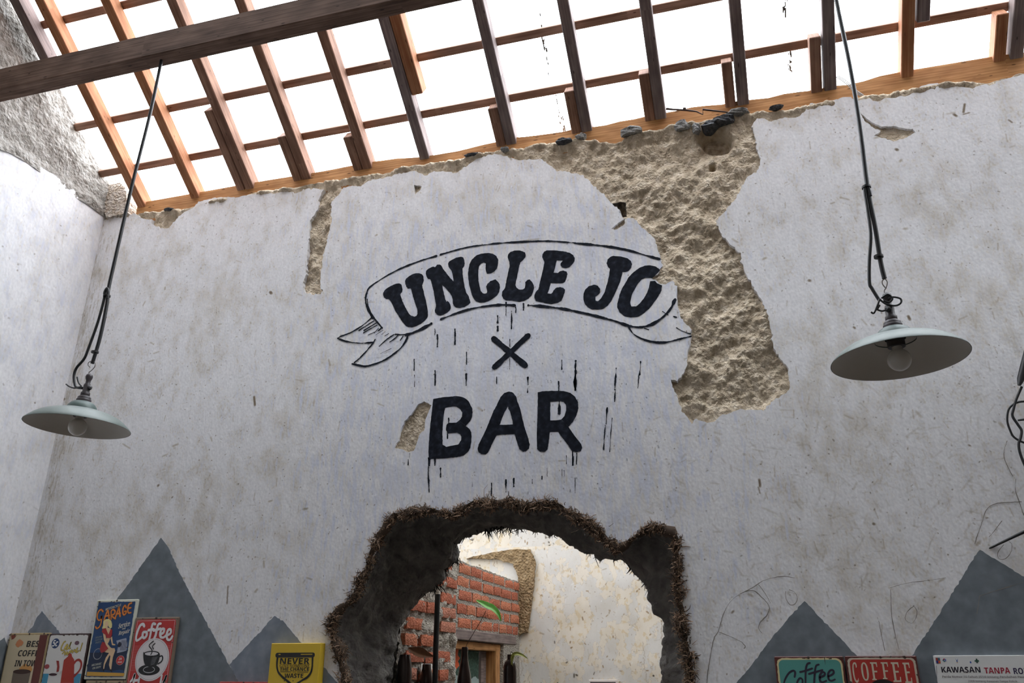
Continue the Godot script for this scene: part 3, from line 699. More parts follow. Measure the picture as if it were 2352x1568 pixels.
func grey_field(w: int, h: int, sx: float, sy: float, sd: int, oct := 4) -> PackedByteArray:   # noise whose cells are sx by sy pixels
	var k: float = min(sx, sy)
	var iw := int(max(8.0, w * k / sx))
	var ih := int(max(8.0, h * k / sy))
	var f := noise(FastNoiseLite.TYPE_SIMPLEX_SMOOTH, 1.0 / k, oct, sd)
	var im := f.get_image(iw, ih, false, false, true)
	if iw != w or ih != h:
		im.resize(w, h, Image.INTERPOLATE_CUBIC)
	im.convert(Image.FORMAT_L8)
	return im.get_data()


# old lime-washed plaster: chalk white, warm grey grime in blotches and runs, bluish patches of newer paint, specks and scratches
func plaster_image(w: int, h: int, px: float, sd: int, dirt: float, fresh: Callable) -> Image:
	var a := grey_field(w, h, 0.10 * px, 0.17 * px, sd, 6)
	var b := grey_field(w, h, 0.02 * px, 0.12 * px, sd + 1, 4)
	var c := grey_field(w, h, 0.014 * px, 0.022 * px, sd + 2, 4)
	var e := grey_field(w, h, 0.5 * px, 0.6 * px, sd + 3, 3)
	var o := PackedByteArray()
	o.resize(w * h * 3)
	var i := 0
	for y in h:
		for x in w:
			var na := a[i] / 255.0
			var nb := b[i] / 255.0
			var nc := c[i] / 255.0
			var ne := e[i] / 255.0
			var f: float = fresh.call(x / px, y / px, na, nb, nc)
			var g := clampf((na * 0.7 + nb * 0.2 + nc * 0.25 - 0.54 + (ne - 0.5) * 0.45 + dirt) * 2.6, 0.0, 1.0) * (1.0 - f * 0.7)
			var s := clampf((nc * 0.75 + nb * 0.15 + na * 0.4 - 0.76) * 5.0, 0.0, 1.0) * (1.0 - f * 0.7)
			var k := 0.93 + nc * 0.09 + nb * 0.05
			var r := lerpf(lerpf(224.0, 206.0, g), 172.0, s * 0.4)
			var gr := lerpf(lerpf(223.0, 201.0, g), 160.0, s * 0.4)
			var bl := lerpf(lerpf(224.0, 194.0, g), 142.0, s * 0.4)
			r = lerpf(r, 202.0, f * 0.85) * k
			gr = lerpf(gr, 205.0, f * 0.85) * k
			bl = lerpf(bl, 217.0, f * 0.85) * k
			o[i * 3] = int(clampf(r, 0, 255))
			o[i * 3 + 1] = int(clampf(gr, 0, 255))
			o[i * 3 + 2] = int(clampf(bl, 0, 255))
			i += 1
	return Image.create_from_data(w, h, false, Image.FORMAT_RGB8, o)


func dents(w: int, h: int, sd: int) -> Image:      # the trowelled unevenness of plaster as a normal map
	var a := grey_field(w, h, 26.0, 34.0, sd, 4)
	var b := grey_field(w, h, 5.0, 7.0, sd + 1, 3)
	var o := PackedByteArray()
	o.resize(w * h)
	for i in w * h:
		var k := b[i] * 0.35 + a[i] * 0.65
		o[i] = int(clampf(k, 0.0, 255.0))
	var im := Image.create_from_data(w, h, false, Image.FORMAT_L8, o)
	im.convert(Image.FORMAT_RGBA8)
	im.bump_map_to_normal_map(2.2)
	return im


func dab(im: Image, x: float, y: float, dx: float, dy: float, rad: float, col: Color, strength: float) -> void:   # a short smear of paint or grime, pixels
	var n := int(max(abs(dx), abs(dy))) + 1
	for k in n + 1:
		var cx := x + dx * k / n
		var cy := y + dy * k / n
		for j in range(int(floor(cy - rad)), int(ceil(cy + rad)) + 1):
			for i in range(int(floor(cx - rad)), int(ceil(cx + rad)) + 1):
				if i >= 0 and j >= 0 and i < im.get_width() and j < im.get_height():
					var d := Vector2(i - cx, j - cy).length()
					if d <= rad:
						im.set_pixel(i, j, im.get_pixel(i, j).lerp(col, strength * (1.0 if d < rad - 0.5 else 0.5) / (1.0 if n < 2 else 1.6)))


func specks(im: Image, count: int, px: float, sd: int) -> void:
	rng.seed = sd
	var w := im.get_width()
	var h := im.get_height()
	for i in count:
		var x := rng.randf() * w
		var y := rng.randf() * h
		var q := rng.randf()
		if q < 0.55:
			dab(im, x, y, rng.randfn(0, 1), rng.randf() * 2.0, rng.randf_range(0.4, 1.1), c8(96, 84, 70), rng.randf_range(0.3, 0.75))
		elif q < 0.72:
			dab(im, x, y, rng.randfn(0, 2), rng.randf_range(3, 16), rng.randf_range(0.5, 1.2), c8(140, 122, 98), rng.randf_range(0.12, 0.4))
		elif q < 0.84:
			dab(im, x, y, rng.randf_range(3, 14), rng.randfn(0, 2), rng.randf_range(0.4, 0.8), c8(120, 110, 98), rng.randf_range(0.2, 0.5))
		elif q < 0.95:
			dab(im, x, y, rng.randfn(0, 4), rng.randfn(0, 4), rng.randf_range(0.6, 1.8), c8(232, 232, 236), rng.randf_range(0.3, 0.7))
		else:
			dab(im, x, y, rng.randfn(0, 8), rng.randfn(0, 5), rng.randf_range(1.0, 2.4), c8(150, 136, 114), rng.randf_range(0.1, 0.35))


func wood_image(dark: Color, light: Color, sd: int) -> ImageTexture:
	var a := noise(FastNoiseLite.TYPE_SIMPLEX_SMOOTH, 0.07, 4, sd).get_image(32, 256, false, false, true)
	a.resize(512, 256, Image.INTERPOLATE_CUBIC)
	var b := noise(FastNoiseLite.TYPE_SIMPLEX_SMOOTH, 0.012, 3, sd + 9).get_image(512, 256, false, false, true)
	var im := Image.create(512, 256, false, Image.FORMAT_RGB8)
	for y in 256:
		for x in 512:
			var k := clampf(a.get_pixel(x, y).r * 0.75 + b.get_pixel(x, y).r * 0.6 - 0.2, 0.0, 1.0)
			im.set_pixel(x, y, dark.lerp(light, k))
	rng.seed = sd
	for i in 26:
		dab(im, rng.randf() * 512, rng.randf() * 256, rng.randf() * 5, 0, rng.randf_range(1.0, 3.5), dark.darkened(0.35), 0.6)
	return ImageTexture.create_from_image(im)


func wood(dark: Color, light: Color, sd: int) -> StandardMaterial3D:
	var m := plain(Color.WHITE, 0.75)
	m.albedo_texture = wood_image(dark, light, sd)
	m.uv1_scale = Vector3(0.9, 5.0, 1)
	m.metallic_specular = 0.3
	return m


const TEX_X := -3.16
const TEX_Y := 3.80
const PX := 426.0      # texture pixels per metre on the back wall


func wall_uv(p: Vector2) -> Vector2:
	return Vector2((p.x - TEX_X) * PX / 2048.0, (TEX_Y - p.y) * PX / 1240.0)


func side_uv(p: Vector2) -> Vector2:
	return Vector2((p.x + 4.0) / 4.0, (4.4 - p.y) / 4.0)


func make_materials() -> void:
	var im := plaster_image(2048, 1240, PX, 11, 0.02, func(x, y, na, nb, nc):
		var wx: float = x + TEX_X
		var wy: float = TEX_Y - y
		# newer whitewash round the lettering: a brushed patch with streaky edges
		var d: float = max(absf(wx + 0.93) / 0.80, absf(wy - 2.60) / 0.80)
		var f := clampf((1.05 - d) * 2.2 + (nb - 0.5) * 2.6 + (na - 0.5) * 1.6, 0.0, 1.0)
		return clampf(f * 0.75 + (nb - 0.56) * 1.2 + (na - 0.6) * 0.8, 0.0, 1.0))
	specks(im, 8200, PX, 21)
	rng.seed = 5
	# brown-grey grime where the wall is scuffed, low on the right
	for i in 900:
		var x := rng.randfn(0.35, 0.45)
		var y := rng.randfn(2.02, 0.28)
		dab(im, (x - TEX_X) * PX, (TEX_Y - y) * PX, rng.randfn(0, 9), rng.randfn(0, 9), rng.randf_range(0.6, 2.0), c8(164, 154, 140), rng.randf_range(0.05, 0.2))
	# flecks of old black paint left round the letters
	for i in 620:
		var x := rng.randf_range(-1.55, -0.25)
		var y := rng.randf_range(2.10, 2.80)
		if nz.get_noise_2d(x * 90.0, y * 60.0) + rng.randf() * 0.5 > 0.35:
			dab(im, (x - TEX_X) * PX, (TEX_Y - y) * PX, rng.randfn(0, 0.7), rng.randf_range(0, 4), rng.randf_range(0.4, 1.0), c8(70, 74, 84), rng.randf_range(0.3, 0.8))
	for i in 900:                                 # grime that has run down the corner
		var x := -3.05 + absf(rng.randfn(0, 0.05))
		dab(im, (x - TEX_X) * PX, (TEX_Y - rng.randf_range(1.4, 3.6)) * PX, rng.randfn(0, 1), rng.randf_range(2, 22), rng.randf_range(0.6, 1.8), c8(158, 146, 126), rng.randf_range(0.06, 0.24))
	for s in PITS:
		var p := P(s[1])
		for i in p.size() - 1:
			dab(im, (p[i].x - TEX_X) * PX, (TEX_Y - p[i].y) * PX, (p[i + 1].x - p[i].x) * PX, (p[i].y - p[i + 1].y) * PX, s[0] * 0.0004 * PX, c8(104, 88, 70), 0.6)
	for s in SCRATCH:
		var p := curve(P(s[1]))
		for i in p.size() - 1:
			dab(im, (p[i].x - TEX_X) * PX, (TEX_Y - p[i].y) * PX, (p[i + 1].x - p[i].x) * PX, (p[i].y - p[i + 1].y) * PX, 0.7, c8(232, 232, 232), 0.5)
	var m := plain(Color.WHITE, 0.92)
	m.albedo_texture = ImageTexture.create_from_image(im)
	m.normal_enabled = true
	m.normal_texture = ImageTexture.create_from_image(dents(2048, 1240, 12))
	m.normal_scale = 0.32
	m.metallic_specular = 0.25
	M.plaster = m
	var side := plaster_image(1024, 1024, 256.0, 31, -0.06, func(x, y, na, nb, nc): return clampf((nb - 0.5) * 1.4 + (na - 0.5) * 1.6, 0.0, 0.8))
	specks(side, 1500, 256.0, 41)
	for i in 700:                                 # grime that has run down the corner
		dab(side, (0.985 - absf(rng.randfn(0, 0.03))) * 256.0 * 1.0 + 768.0 - 0.0, rng.randf_range(0.18, 0.95) * 1024.0, rng.randfn(0, 1), rng.randf_range(2, 14), rng.randf_range(0.6, 1.6), c8(150, 136, 114), rng.randf_range(0.1, 0.4))
	m = m.duplicate()
	m.normal_texture = ImageTexture.create_from_image(dents(1024, 1024, 14))
	m.albedo_texture = ImageTexture.create_from_image(side)
	M.side_plaster = m
	var grain := bumps(0.05, 14.0, 4, 5)
	M.mortar = earthy(ramped(0.018, [[0.0, c8(140, 124, 104)], [0.35, c8(178, 162, 138)], [0.6, c8(200, 185, 162)], [1.0, c8(218, 207, 190)]], 6, 6), 2.6, grain, 2.6, 0.7)
	M.cement = earthy(ramped(0.02, [[0.0, c8(96, 91, 84)], [0.35, c8(132, 127, 120)], [0.7, c8(154, 150, 144)], [1.0, c8(178, 175, 170)]], 16, 6), 1.8, grain, 3.2, 0.5)
	M.lump = earthy(ramped(0.02, [[0.0, c8(150, 132, 112)], [0.5, c8(196, 184, 170)], [1.0, c8(214, 208, 200)]], 17, 5), 2.2, grain, 2.2, 0.9)
	M.reveal = earthy(ramped(0.016, [[0.0, c8(70, 67, 64)], [0.5, c8(104, 100, 96)], [1.0, c8(136, 131, 124)]], 26, 5), 1.6, grain, 1.6, 0.6)
	M.stone = earthy(ramped(0.03, [[0.0, c8(96, 96, 96)], [0.5, c8(134, 134, 132)], [1.0, c8(168, 164, 156)]], 36, 4), 5.0, grain, 3.0, 0.7)
	M.dark_stone = earthy(ramped(0.03, [[0.0, c8(44, 46, 50)], [0.6, c8(74, 76, 80)], [1.0, c8(120, 116, 110)]], 37, 4), 5.0, grain, 3.0, 0.7)
	M.fibre = plain(c8(150, 124, 102), 1.0)
	M.fibre_dark = plain(c8(78, 64, 53), 1.0)
	M.root = plain(c8(34, 28, 24), 1.0)
	M.paint = earthy(ramped(0.03, [[0.0, c8(18, 20, 26)], [0.55, c8(29, 32, 40)], [0.85, c8(42, 46, 56)], [1.0, c8(66, 70, 80)]], 46, 5), 2.0, null, 1.0)
	M.paint.roughness = 0.8
	M.paint.metallic_specular = 0.2
	M.scribble = plain(c8(128, 122, 115), 0.9)
	M.peak = earthy(ramped(0.02, [[0.0, c8(96, 103, 108)], [0.5, c8(108, 115, 121)], [1.0, c8(122, 129, 135)]], 56, 5), 1.4, null, 1.0)
	M.peak_pale = earthy(ramped(0.02, [[0.0, c8(112, 119, 129)], [0.5, c8(124, 131, 142)], [1.0, c8(138, 144, 154)]], 57, 5), 1.4, null, 1.0)
	M.tan_wood = wood(c8(136, 88, 60), c8(182, 132, 98), 61)
	M.mid_wood = wood(c8(104, 76, 62), c8(160, 124, 104), 62)
	M.dark_wood = wood(c8(94, 83, 81), c8(146, 131, 127), 63)
	M.plate_wood = wood(c8(140, 96, 58), c8(202, 152, 102), 64)
	M.batten_wood = wood(c8(134, 102, 86), c8(184, 150, 130), 66)
	M.beam_wood = wood(c8(74, 57, 48), c8(128, 104, 90), 65)
	M.pane = plain(Color(1, 1, 1, 0.06), 0.12)
	M.pane.transparency = BaseMaterial3D.TRANSPARENCY_ALPHA
	M.milky = plain(Color8(216, 212, 200, 135), 0.6)
	M.milky.transparency = BaseMaterial3D.TRANSPARENCY_ALPHA
	M.grit = plain(c8(110, 106, 100), 1.0)
	M.black = plain(c8(26, 26, 28), 0.45)
	M.rust = plain(c8(70, 52, 44), 0.7, 0.3)
	M.steel = plain(c8(120, 116, 112), 0.45, 0.8)
	M.white_wire = plain(c8(190, 192, 190), 0.5)
	M.enamel = plain(c8(88, 98, 93), 0.5)
	M.enamel_cap = plain(c8(66, 82, 77), 0.5)
	M.enamel_in = plain(c8(186, 180, 170), 0.5)
	M.bakelite = plain(c8(58, 52, 54), 0.5)
	M.bulb = plain(c8(206, 202, 194), 0.18)
	M.brown_glass = plain(c8(36, 19, 14), 0.12)
	M.brown_glass.clearcoat_enabled = true
	M.brown_glass.clearcoat = 0.2
	M.leaf = plain(c8(150, 212, 122), 0.5)
	M.leaf.backlight_enabled = true
	M.leaf.backlight = c8(130, 190, 90)
	M.leaf_old = plain(c8(128, 86, 58), 0.8)
	M.leaf_yellow = plain(c8(166, 170, 84), 0.6)
	M.twig = plain(c8(74, 60, 48), 0.9)
	M.floor = earthy(ramped(0.02, [[0.0, c8(58, 54, 50)], [1.0, c8(88, 82, 76)]], 71, 4), 0.8, grain, 1.0, 0.4)
	M.shell = earthy(ramped(0.01, [[0.0, c8(104, 96, 88)], [1.0, c8(140, 132, 122)]], 72, 4), 0.5, null, 1.0)
	M.roof_board = earthy(ramped(0.01, [[0.0, c8(70, 52, 42)], [1.0, c8(116, 90, 72)]], 73, 4), 0.8, null, 1.0)
	M.far_wall = far_plaster()
	M.mud = earthy(ramped(0.02, [[0.0, c8(112, 92, 66)], [0.5, c8(146, 122, 90)], [1.0, c8(172, 152, 122)]], 76, 5), 2.0, grain, 2.0, 1.0)
	M.joint = earthy(ramped(0.03, [[0.0, c8(124, 117, 108)], [0.5, c8(164, 157, 148)], [1.0, c8(190, 184, 174)]], 77, 5), 3.0, grain, 3.0, 1.2)
	M.bricks = []
	for k in [[160, 86, 60, 208, 128, 96], [168, 96, 68, 214, 140, 108], [150, 78, 56, 194, 116, 88], [158, 96, 76, 200, 138, 114]]:
		M.bricks.append(earthy(ramped(0.03, [[0.0, c8(k[0], k[1], k[2])], [1.0, c8(k[3], k[4], k[5])]], 80 + k[0], 5), 3.0, grain, 3.0, 0.8))


func far_plaster() -> StandardMaterial3D:
	# flaking limewash on the far wall: cream and bluish coats with edges, brown spots, mould low on the left, cracks; 1.9 m by 1.6 m
	var w := 800
	var h := 680
	var q := 420.0
	var im := plaster_image(w, h, q, 91, 0.05, func(x, y, na, nb, nc): return 0.0)
	var coat := grey_field(w, h, 0.14 * q, 0.22 * q, 191, 5)
	var flake := grey_field(w, h, 0.05 * q, 0.06 * q, 192, 4)
	var i := 0
	for y in h:
		for x in w:
			var a := coat[i] / 255.0
			var b := flake[i] / 255.0
			var p := im.get_pixel(x, y)
			var k := a * 0.75 + b * 0.3
			if k > 0.54:
				p = p.lerp(c8(203, 200, 196), 0.7)          # bluish under-coat
			elif k > 0.525:
				p = p.lerp(c8(168, 150, 126), 0.45)          # lifted edge of the coat
			else:
				p = p.lerp(c8(217, 207, 191), 0.7)           # cream top coat
			if b > 0.66 and a < 0.52:
				p = p.lerp(c8(206, 186, 150), 0.6)
			im.set_pixel(x, y, p)
			i += 1
	specks(im, 900, q, 92)
	rng.seed = 93
	for k in 900:
		var x := rng.randf() * w
		var y := rng.randf() * h
		if nz.get_noise_2d(x * 0.9, y * 0.9) > 0.02:
			dab(im, x, y, rng.randfn(0, 3), rng.randfn(0, 4), rng.randf_range(0.6, 2.2), c8(140, 114, 84), rng.randf_range(0.2, 0.7))
	for k in 620:
		var x := rng.randfn(0.30, 0.08) * w
		var y := rng.randfn(0.78, 0.14) * h
		dab(im, x, y, rng.randfn(0, 3), rng.randfn(0, 3), rng.randf_range(0.6, 3.0), c8(86, 78, 68), rng.randf_range(0.3, 0.8))
	for k in 12:
		var x := rng.randf() * w
		var y := rng.randf() * h * 0.7
		for t in 40:
			dab(im, x, y, rng.randfn(0, 1.5), 4, 0.8, c8(118, 98, 76), 0.6)
			y += 4
			x += rng.randfn(0, 1.6)
	var m := plain(Color.WHITE, 0.95)
	m.albedo_texture = ImageTexture.create_from_image(im)
	return m


# ---------------------------------------------------------------- the scene
func _ready() -> void:
	rng.seed = 1
	nz.seed = 7
	nz.frequency = 0.02
	nz.fractal_octaves = 4
	var cam := Camera3D.new()
	cam.name = "camera"
	cam.position = Vector3(0, 1.5, 0)
	cam.rotation = Vector3(deg_to_rad(21.53), deg_to_rad(16.13), 0)
	cam.fov = 44.61
	cam.near = 0.05
	cam.far = 200.0
	add_child(cam)
	cam.make_current()
	var env := Environment.new()
	var sky := Sky.new()
	var sm := ProceduralSkyMaterial.new()      # a bright even overcast
	sm.sky_top_color = c8(240, 247, 255)
	sm.sky_horizon_color = c8(240, 244, 250)
	sm.ground_bottom_color = c8(120, 116, 110)
	sm.ground_horizon_color = c8(150, 146, 140)
	sm.sun_angle_max = 1.0
	sky.sky_material = sm
	env.background_mode = Environment.BG_SKY
	env.sky = sky
	env.background_energy_multiplier = SKY_ENERGY
	env.tonemap_mode = Environment.TONE_MAPPER_LINEAR
	env.tonemap_exposure = 1.0
	env.sdfgi_enabled = true
	env.ssao_enabled = true
	env.ssil_enabled = true
	var we := WorldEnvironment.new()
	we.name = "world"
	we.environment = env
	add_child(we)

	make_materials()
	build_room()
	build_back_wall()
	build_left_wall()
	build_passage()
	build_roof()
	build_mural()
	build_lamp("pendant_lamp", Vector3(-2.160, 2.261, -2.2), "sage enamel pendant lamp hanging beside the left wall, hung from the dark beam", CABLE_A, LOOP_A, HOOK_A, ENDS_A, Vector3(-2.152, 2.446, -2.2), Vector3(0.5, 0, -1.0))
	build_lamp("pendant_lamp", Vector3(0.398, 2.240, -2.2), "sage enamel pendant lamp hanging on the right, with black wire knotted round its stem", CABLE_B, LOOP_B, HOOK_B, ENDS_B, Vector3(0.396, 2.428, -2.2), Vector3(1.5, 0, 2.0))
	build_signs()
	build_bottles()
	build_wires()


func build_room() -> void:
	var mb := MB.new()
	mb.box(Transform3D(Basis(), Vector3(0.6, -0.1, -1.2)), Vector3(10, 0.2, 11.5), 0.0)
	tag(obj("floor", mb, M.floor), "grey concrete floor of the bar room, below the picture", "floor", "", "structure")
	mb = MB.new()
	mb.box(Transform3D(Basis(), Vector3(4.05, 2.6, 0.2)), Vector3(0.3, 5.2, 6.5), 0.0)
	tag(obj("wall_right", mb, M.shell), "plastered right wall of the bar room, outside the picture", "wall", "", "structure")
	mb = MB.new()
	mb.box(Transform3D(Basis(), Vector3(0.4, 2.2, 3.45)), Vector3(7.6, 4.4, 0.3), 0.0)
	tag(obj("wall_front", mb, M.shell), "plastered wall behind the viewer, outside the picture", "wall", "", "structure")
	# the boarded part of the roof: from the end of the clear sheets over the ridge and down to the wall behind the viewer
	var c := thing("ceiling", "boarded part of the roof beyond the clear sheets, above the viewer", "ceiling", Vector3.ZERO, "", "structure")
	mb = MB.new()
	var a := ROOF_A
	var ya := 3.86 + (a + 2.98) * 0.7212
	var yr := 3.86 + (0.4 + 2.98) * 0.7212
	for k in [[a, ya, 0.4, yr], [0.4, yr, 3.6, 4.3]]:
		var p := Vector3(0.4, (k[1] + k[3]) / 2.0, (k[0] + k[2]) / 2.0)
		var d := Vector3(0, k[3] - k[1], k[2] - k[0])
		mb.box(Transform3D(Basis(Vector3.RIGHT, atan2(-d.y, d.z)), p), Vector3(7.7, 0.05, d.length() + 0.03), 0.0)
	obj("roof_boarding", mb, M.roof_board, c)


func smooth(e0: float, e1: float, x: float) -> float:
	return smoothstep(e0, e1, x)


func build_back_wall() -> void:
	var w := thing("wall_back", "white plastered back wall with broken plaster, a painted bar name and a rough hole", "wall", Vector3.ZERO, "", "structure")
	var I := Transform3D()
	# the hole: its front and rear outlines, down to the sill
	var hf := P(HOLE_FRONT)
	hf.insert(0, Vector2(-1.53, 1.30))
	hf.append(Vector2(-0.24, 1.30))
	var hr := P(HOLE_REAR)
	hr.insert(0, Vector2(-1.515, 1.30))
	hr.append(Vector2(-0.36, 1.30))
	hf = rough(hf, 0.012, 0.006, 1600.0, false)
	hr = rough(hr, 0.012, 0.006, 1600.0, false)
	# core of the wall
	var mb := MB.new()
	var outer := PackedVector2Array([Vector2(-3.3, 0), Vector2(3.95, 0), Vector2(3.95, 3.62), Vector2(-3.3, 3.62)])
	for p in cut(outer, [hf]):
		mb.prism(Transform3D(Basis(), Vector3(0, 0, 0)), p, -3.075, -3.09, null, false)
	for p in cut(outer, [hr]):
		mb.prism(Transform3D(Basis(Vector3.UP, PI), Vector3.ZERO), flipped(p), 3.45, 3.4, null, false)
	mb.quad(Vector3(-3.3, 3.62, -3.075), Vector3(3.95, 3.62, -3.075), Vector3(3.95, 3.62, -3.45), Vector3(-3.3, 3.62, -3.45))
	obj("masonry", mb, M.mortar, w)
	# the reveal: dark cement, lumpy
	var A := resample(hf, 260)
	var B := resample(hr, 260)
	mb = MB.new()
	var f := func(u: float, v: float) -> Vector3:
		var i: int = clampi(int(round(u * 260)), 0, 260)
		var s := v
		var p: Vector2 = A[i].lerp(B[i], smooth(0.0, 1.0, s))
		var z := lerpf(-3.0, -3.45, s)
		var c := Vector2(-0.88, 1.5)
		var out := (p - c).normalized()
		var e: float = sin(PI * clampf(s, 0.0, 1.0))
		var d: float = e * (nz.get_noise_3d(p.x * 130, p.y * 130, z * 130) * 0.11 + nz.get_noise_3d(p.x * 420, p.y * 420, z * 420) * 0.035) - 0.015 * e
		p += out * d
		return Vector3(p.x, p.y, z)
	mb.sheet(260, 26, f)
	obj("hole_lining", mb, M.reveal, w)
	mb = MB.new()
	mb.box(Transform3D(Basis(), Vector3(-0.93, 1.28, -3.225)), Vector3(1.5, 0.045, 0.43), 0.004)
	obj("sill", mb, M.reveal, w)
	# the skin of plaster
	var sk := PackedVector2Array()
	sk.append(Vector2(-3.12, 0.9))
	sk.append(Vector2(3.95, 0.9))
	sk.append(Vector2(3.95, 3.62))
	var top := rough(P(PLASTER_TOP), 0.011, 0.0042, 2600.0, false)
	top[0].x = -3.04
	top.reverse()
	sk.append(Vector2(1.6, 3.62))
	sk.append_array(top)
	sk.append(Vector2(-3.12, 3.62))
	var holes := [hf]
	var chips := []
	for c in [CHIP_RIGHT, CHIP_BAR, CHIP_SMALL, CHIP_CRACK]:
		var r := rough(P(c), 0.008, 0.002, 3000.0)
		chips.append(r)
		holes.append(r)
	mb = MB.new()
	for p in cut(sk, holes):
		mb.prism(I, p, -3.0, -3.06, wall_uv)
	obj("plaster", mb, M.plaster, w)
	# bare mortar where the plaster has come off, its crest spilling over the foot of the wall plate
	var crest := rough(P(MORTAR_TOP), 0.01, 0.004, 1800.0, false)
	var relief := func(x: float, y: float) -> float:
		return nz.get_noise_2d(x * 260, y * 260) * 0.024 + nz.get_noise_2d(x * 1000, y * 1000) * 0.010 + nz.get_noise_2d(x * 3600, y * 3600) * 0.003
	var patch := func(x0: float, x1: float, y0: float, y1: float, cell: float, called: String, deep := 1.0) -> void:
		var m2 := MB.new()
		var g := func(u: float, v: float) -> Vector3:
			var x := lerpf(x0, x1, u)
			var yt := y_at(crest, x) if y1 > 9.0 else y1
			var y := lerpf(y0, yt, min(v / 0.94, 1.0)) if y1 > 9.0 else lerpf(y0, yt, v)
			var z: float = -3.008 + (relief.call(x, y) - 0.009) * deep
			if y1 > 9.0:
				var k := smooth(0.07, 0.015, yt - y)
				z = maxf(z + 0.016 * k, lerpf(-3.2, -3.012 + 0.35 * absf(relief.call(x, y)), k))
				var e := clampf((v - 0.94) / 0.06, 0.0, 1.0)
				z -= e * e * 0.10 + 0.02 * smooth(0.012, 0.0, yt - y)
				y += 0.008 * e
			# the cavity under the black stones
			var q := Vector2((x - 0.005) * 1.0 + (y - 3.53) * 0.35, y - 3.53) / Vector2(0.062, 0.052)
			z -= 0.085 * smooth(1.25, 0.55, q.length())
			var q2 := Vector2(x + 0.02, y - 3.405) / Vector2(0.016, 0.018)
			z -= 0.03 * smooth(1.2, 0.5, q2.length())
			if y1 < 9.0 or yt - y > 0.03:
				z = minf(z, -3.003)
			return Vector3(x, y, z)
		m2.sheet(int((x1 - x0) / cell), int(((3.62 if y1 > 9.0 else y1) - y0) / cell), g)
		obj(called, m2, M.mortar, w)
	patch.call(-3.04, 1.45, 3.31, 99.0, 0.0075, "bare_mortar")
	patch.call(-0.38, 0.36, 2.26, 3.33, 0.0065, "bare_mortar")
	patch.call(-1.98, -1.74, 2.86, 3.33, 0.0065, "bare_mortar")
	for r in chips:
		var lo: Vector2 = r[0]
		var hi: Vector2 = r[0]
		for p in r:
			lo = lo.min(p); hi = hi.max(p)
		patch.call(lo.x - 0.01, hi.x + 0.01, lo.y - 0.01, hi.y + 0.01, 0.005, "bare_mortar", 0.3)
	# stones of the rubble core that show at the top
	for s in [[-0.338, 3.632, -2.995, 0.048, 0.022, 0.03, 0, 1], [-0.632, 3.640, -2.995, 0.040, 0.014, 0.025, 1, 2], [-0.552, 3.652, -2.998, 0.026, 0.016, 0.02, 0, 3], [-1.05, 3.652, -2.999, 0.042, 0.008, 0.02, 1, 4], [-0.014, 3.594, -3.004, 0.036, 0.024, 0.045, 1, 5], [0.045, 3.608, -2.998, 0.046, 0.022, 0.045, 1, 6], [-0.125, 3.615, -2.997, 0.034, 0.024, 0.03, 0, 7], [-0.068, 3.592, -3.0, 0.020, 0.026, 0.03, 0, 8], [0.10, 3.640, -3.0, 0.05, 0.014, 0.03, 0, 9], [0.255, 3.634, -3.0, 0.03, 0.008, 0.02, 1, 10], [-2.645, 3.630, -2.999, 0.03, 0.009, 0.02, 1, 11], [-0.90, 3.652, -2.998, 0.02, 0.008, 0.02, 0, 12]]:
		mb = MB.new()
		rock(mb, Vector3(s[0], s[1], s[2]), Vector3(s[3], s[4], s[5]), s[7])
		obj("stone", mb, M.dark_stone if s[6] == 1 else M.stone, w)
	# lump of pale mortar in the upper left corner
	mb = MB.new()
	mb.prism(I, rough(P(CORNER_LUMP), 0.012, 0.005, 2200.0), -2.985, -3.2, null, true)
	obj("mortar_lump", mb, M.lump, w)
	fibres(w, A, B)


func flipped(p: PackedVector2Array) -> PackedVector2Array:
	var r := PackedVector2Array()
	for q in p:
		r.append(Vector2(-q.x, q.y))
	return r


func rock(mb: MB, c: Vector3, r: Vector3, sd: int) -> void:
	var n := 12
	var pt := func(i: int, j: int) -> Vector3:
		var a := TAU * i / n
		var b := PI * j / 8 - PI / 2
		var d := Vector3(cos(a) * cos(b), sin(b), sin(a) * cos(b))
		var k := 0.86 + 0.45 * nz.get_noise_3d(d.x * 40 + sd * 31.7, d.y * 40, d.z * 40)
		d = Vector3(clampf(d.x, -0.86, 0.9), clampf(d.y, -0.8, 0.75), clampf(d.z, -0.9, 0.8))
		return c + d * r * k * 1.15
	for j in 8:
		for i in n:
			var a: Vector3 = pt.call(i, j); var b: Vector3 = pt.call((i + 1) % n, j); var d: Vector3 = pt.call(i, j + 1); var e: Vector3 = pt.call((i + 1) % n, j + 1)
			if j > 0:
				mb.flat(a, e, b)
			if j < 7:
				mb.flat(a, d, e)


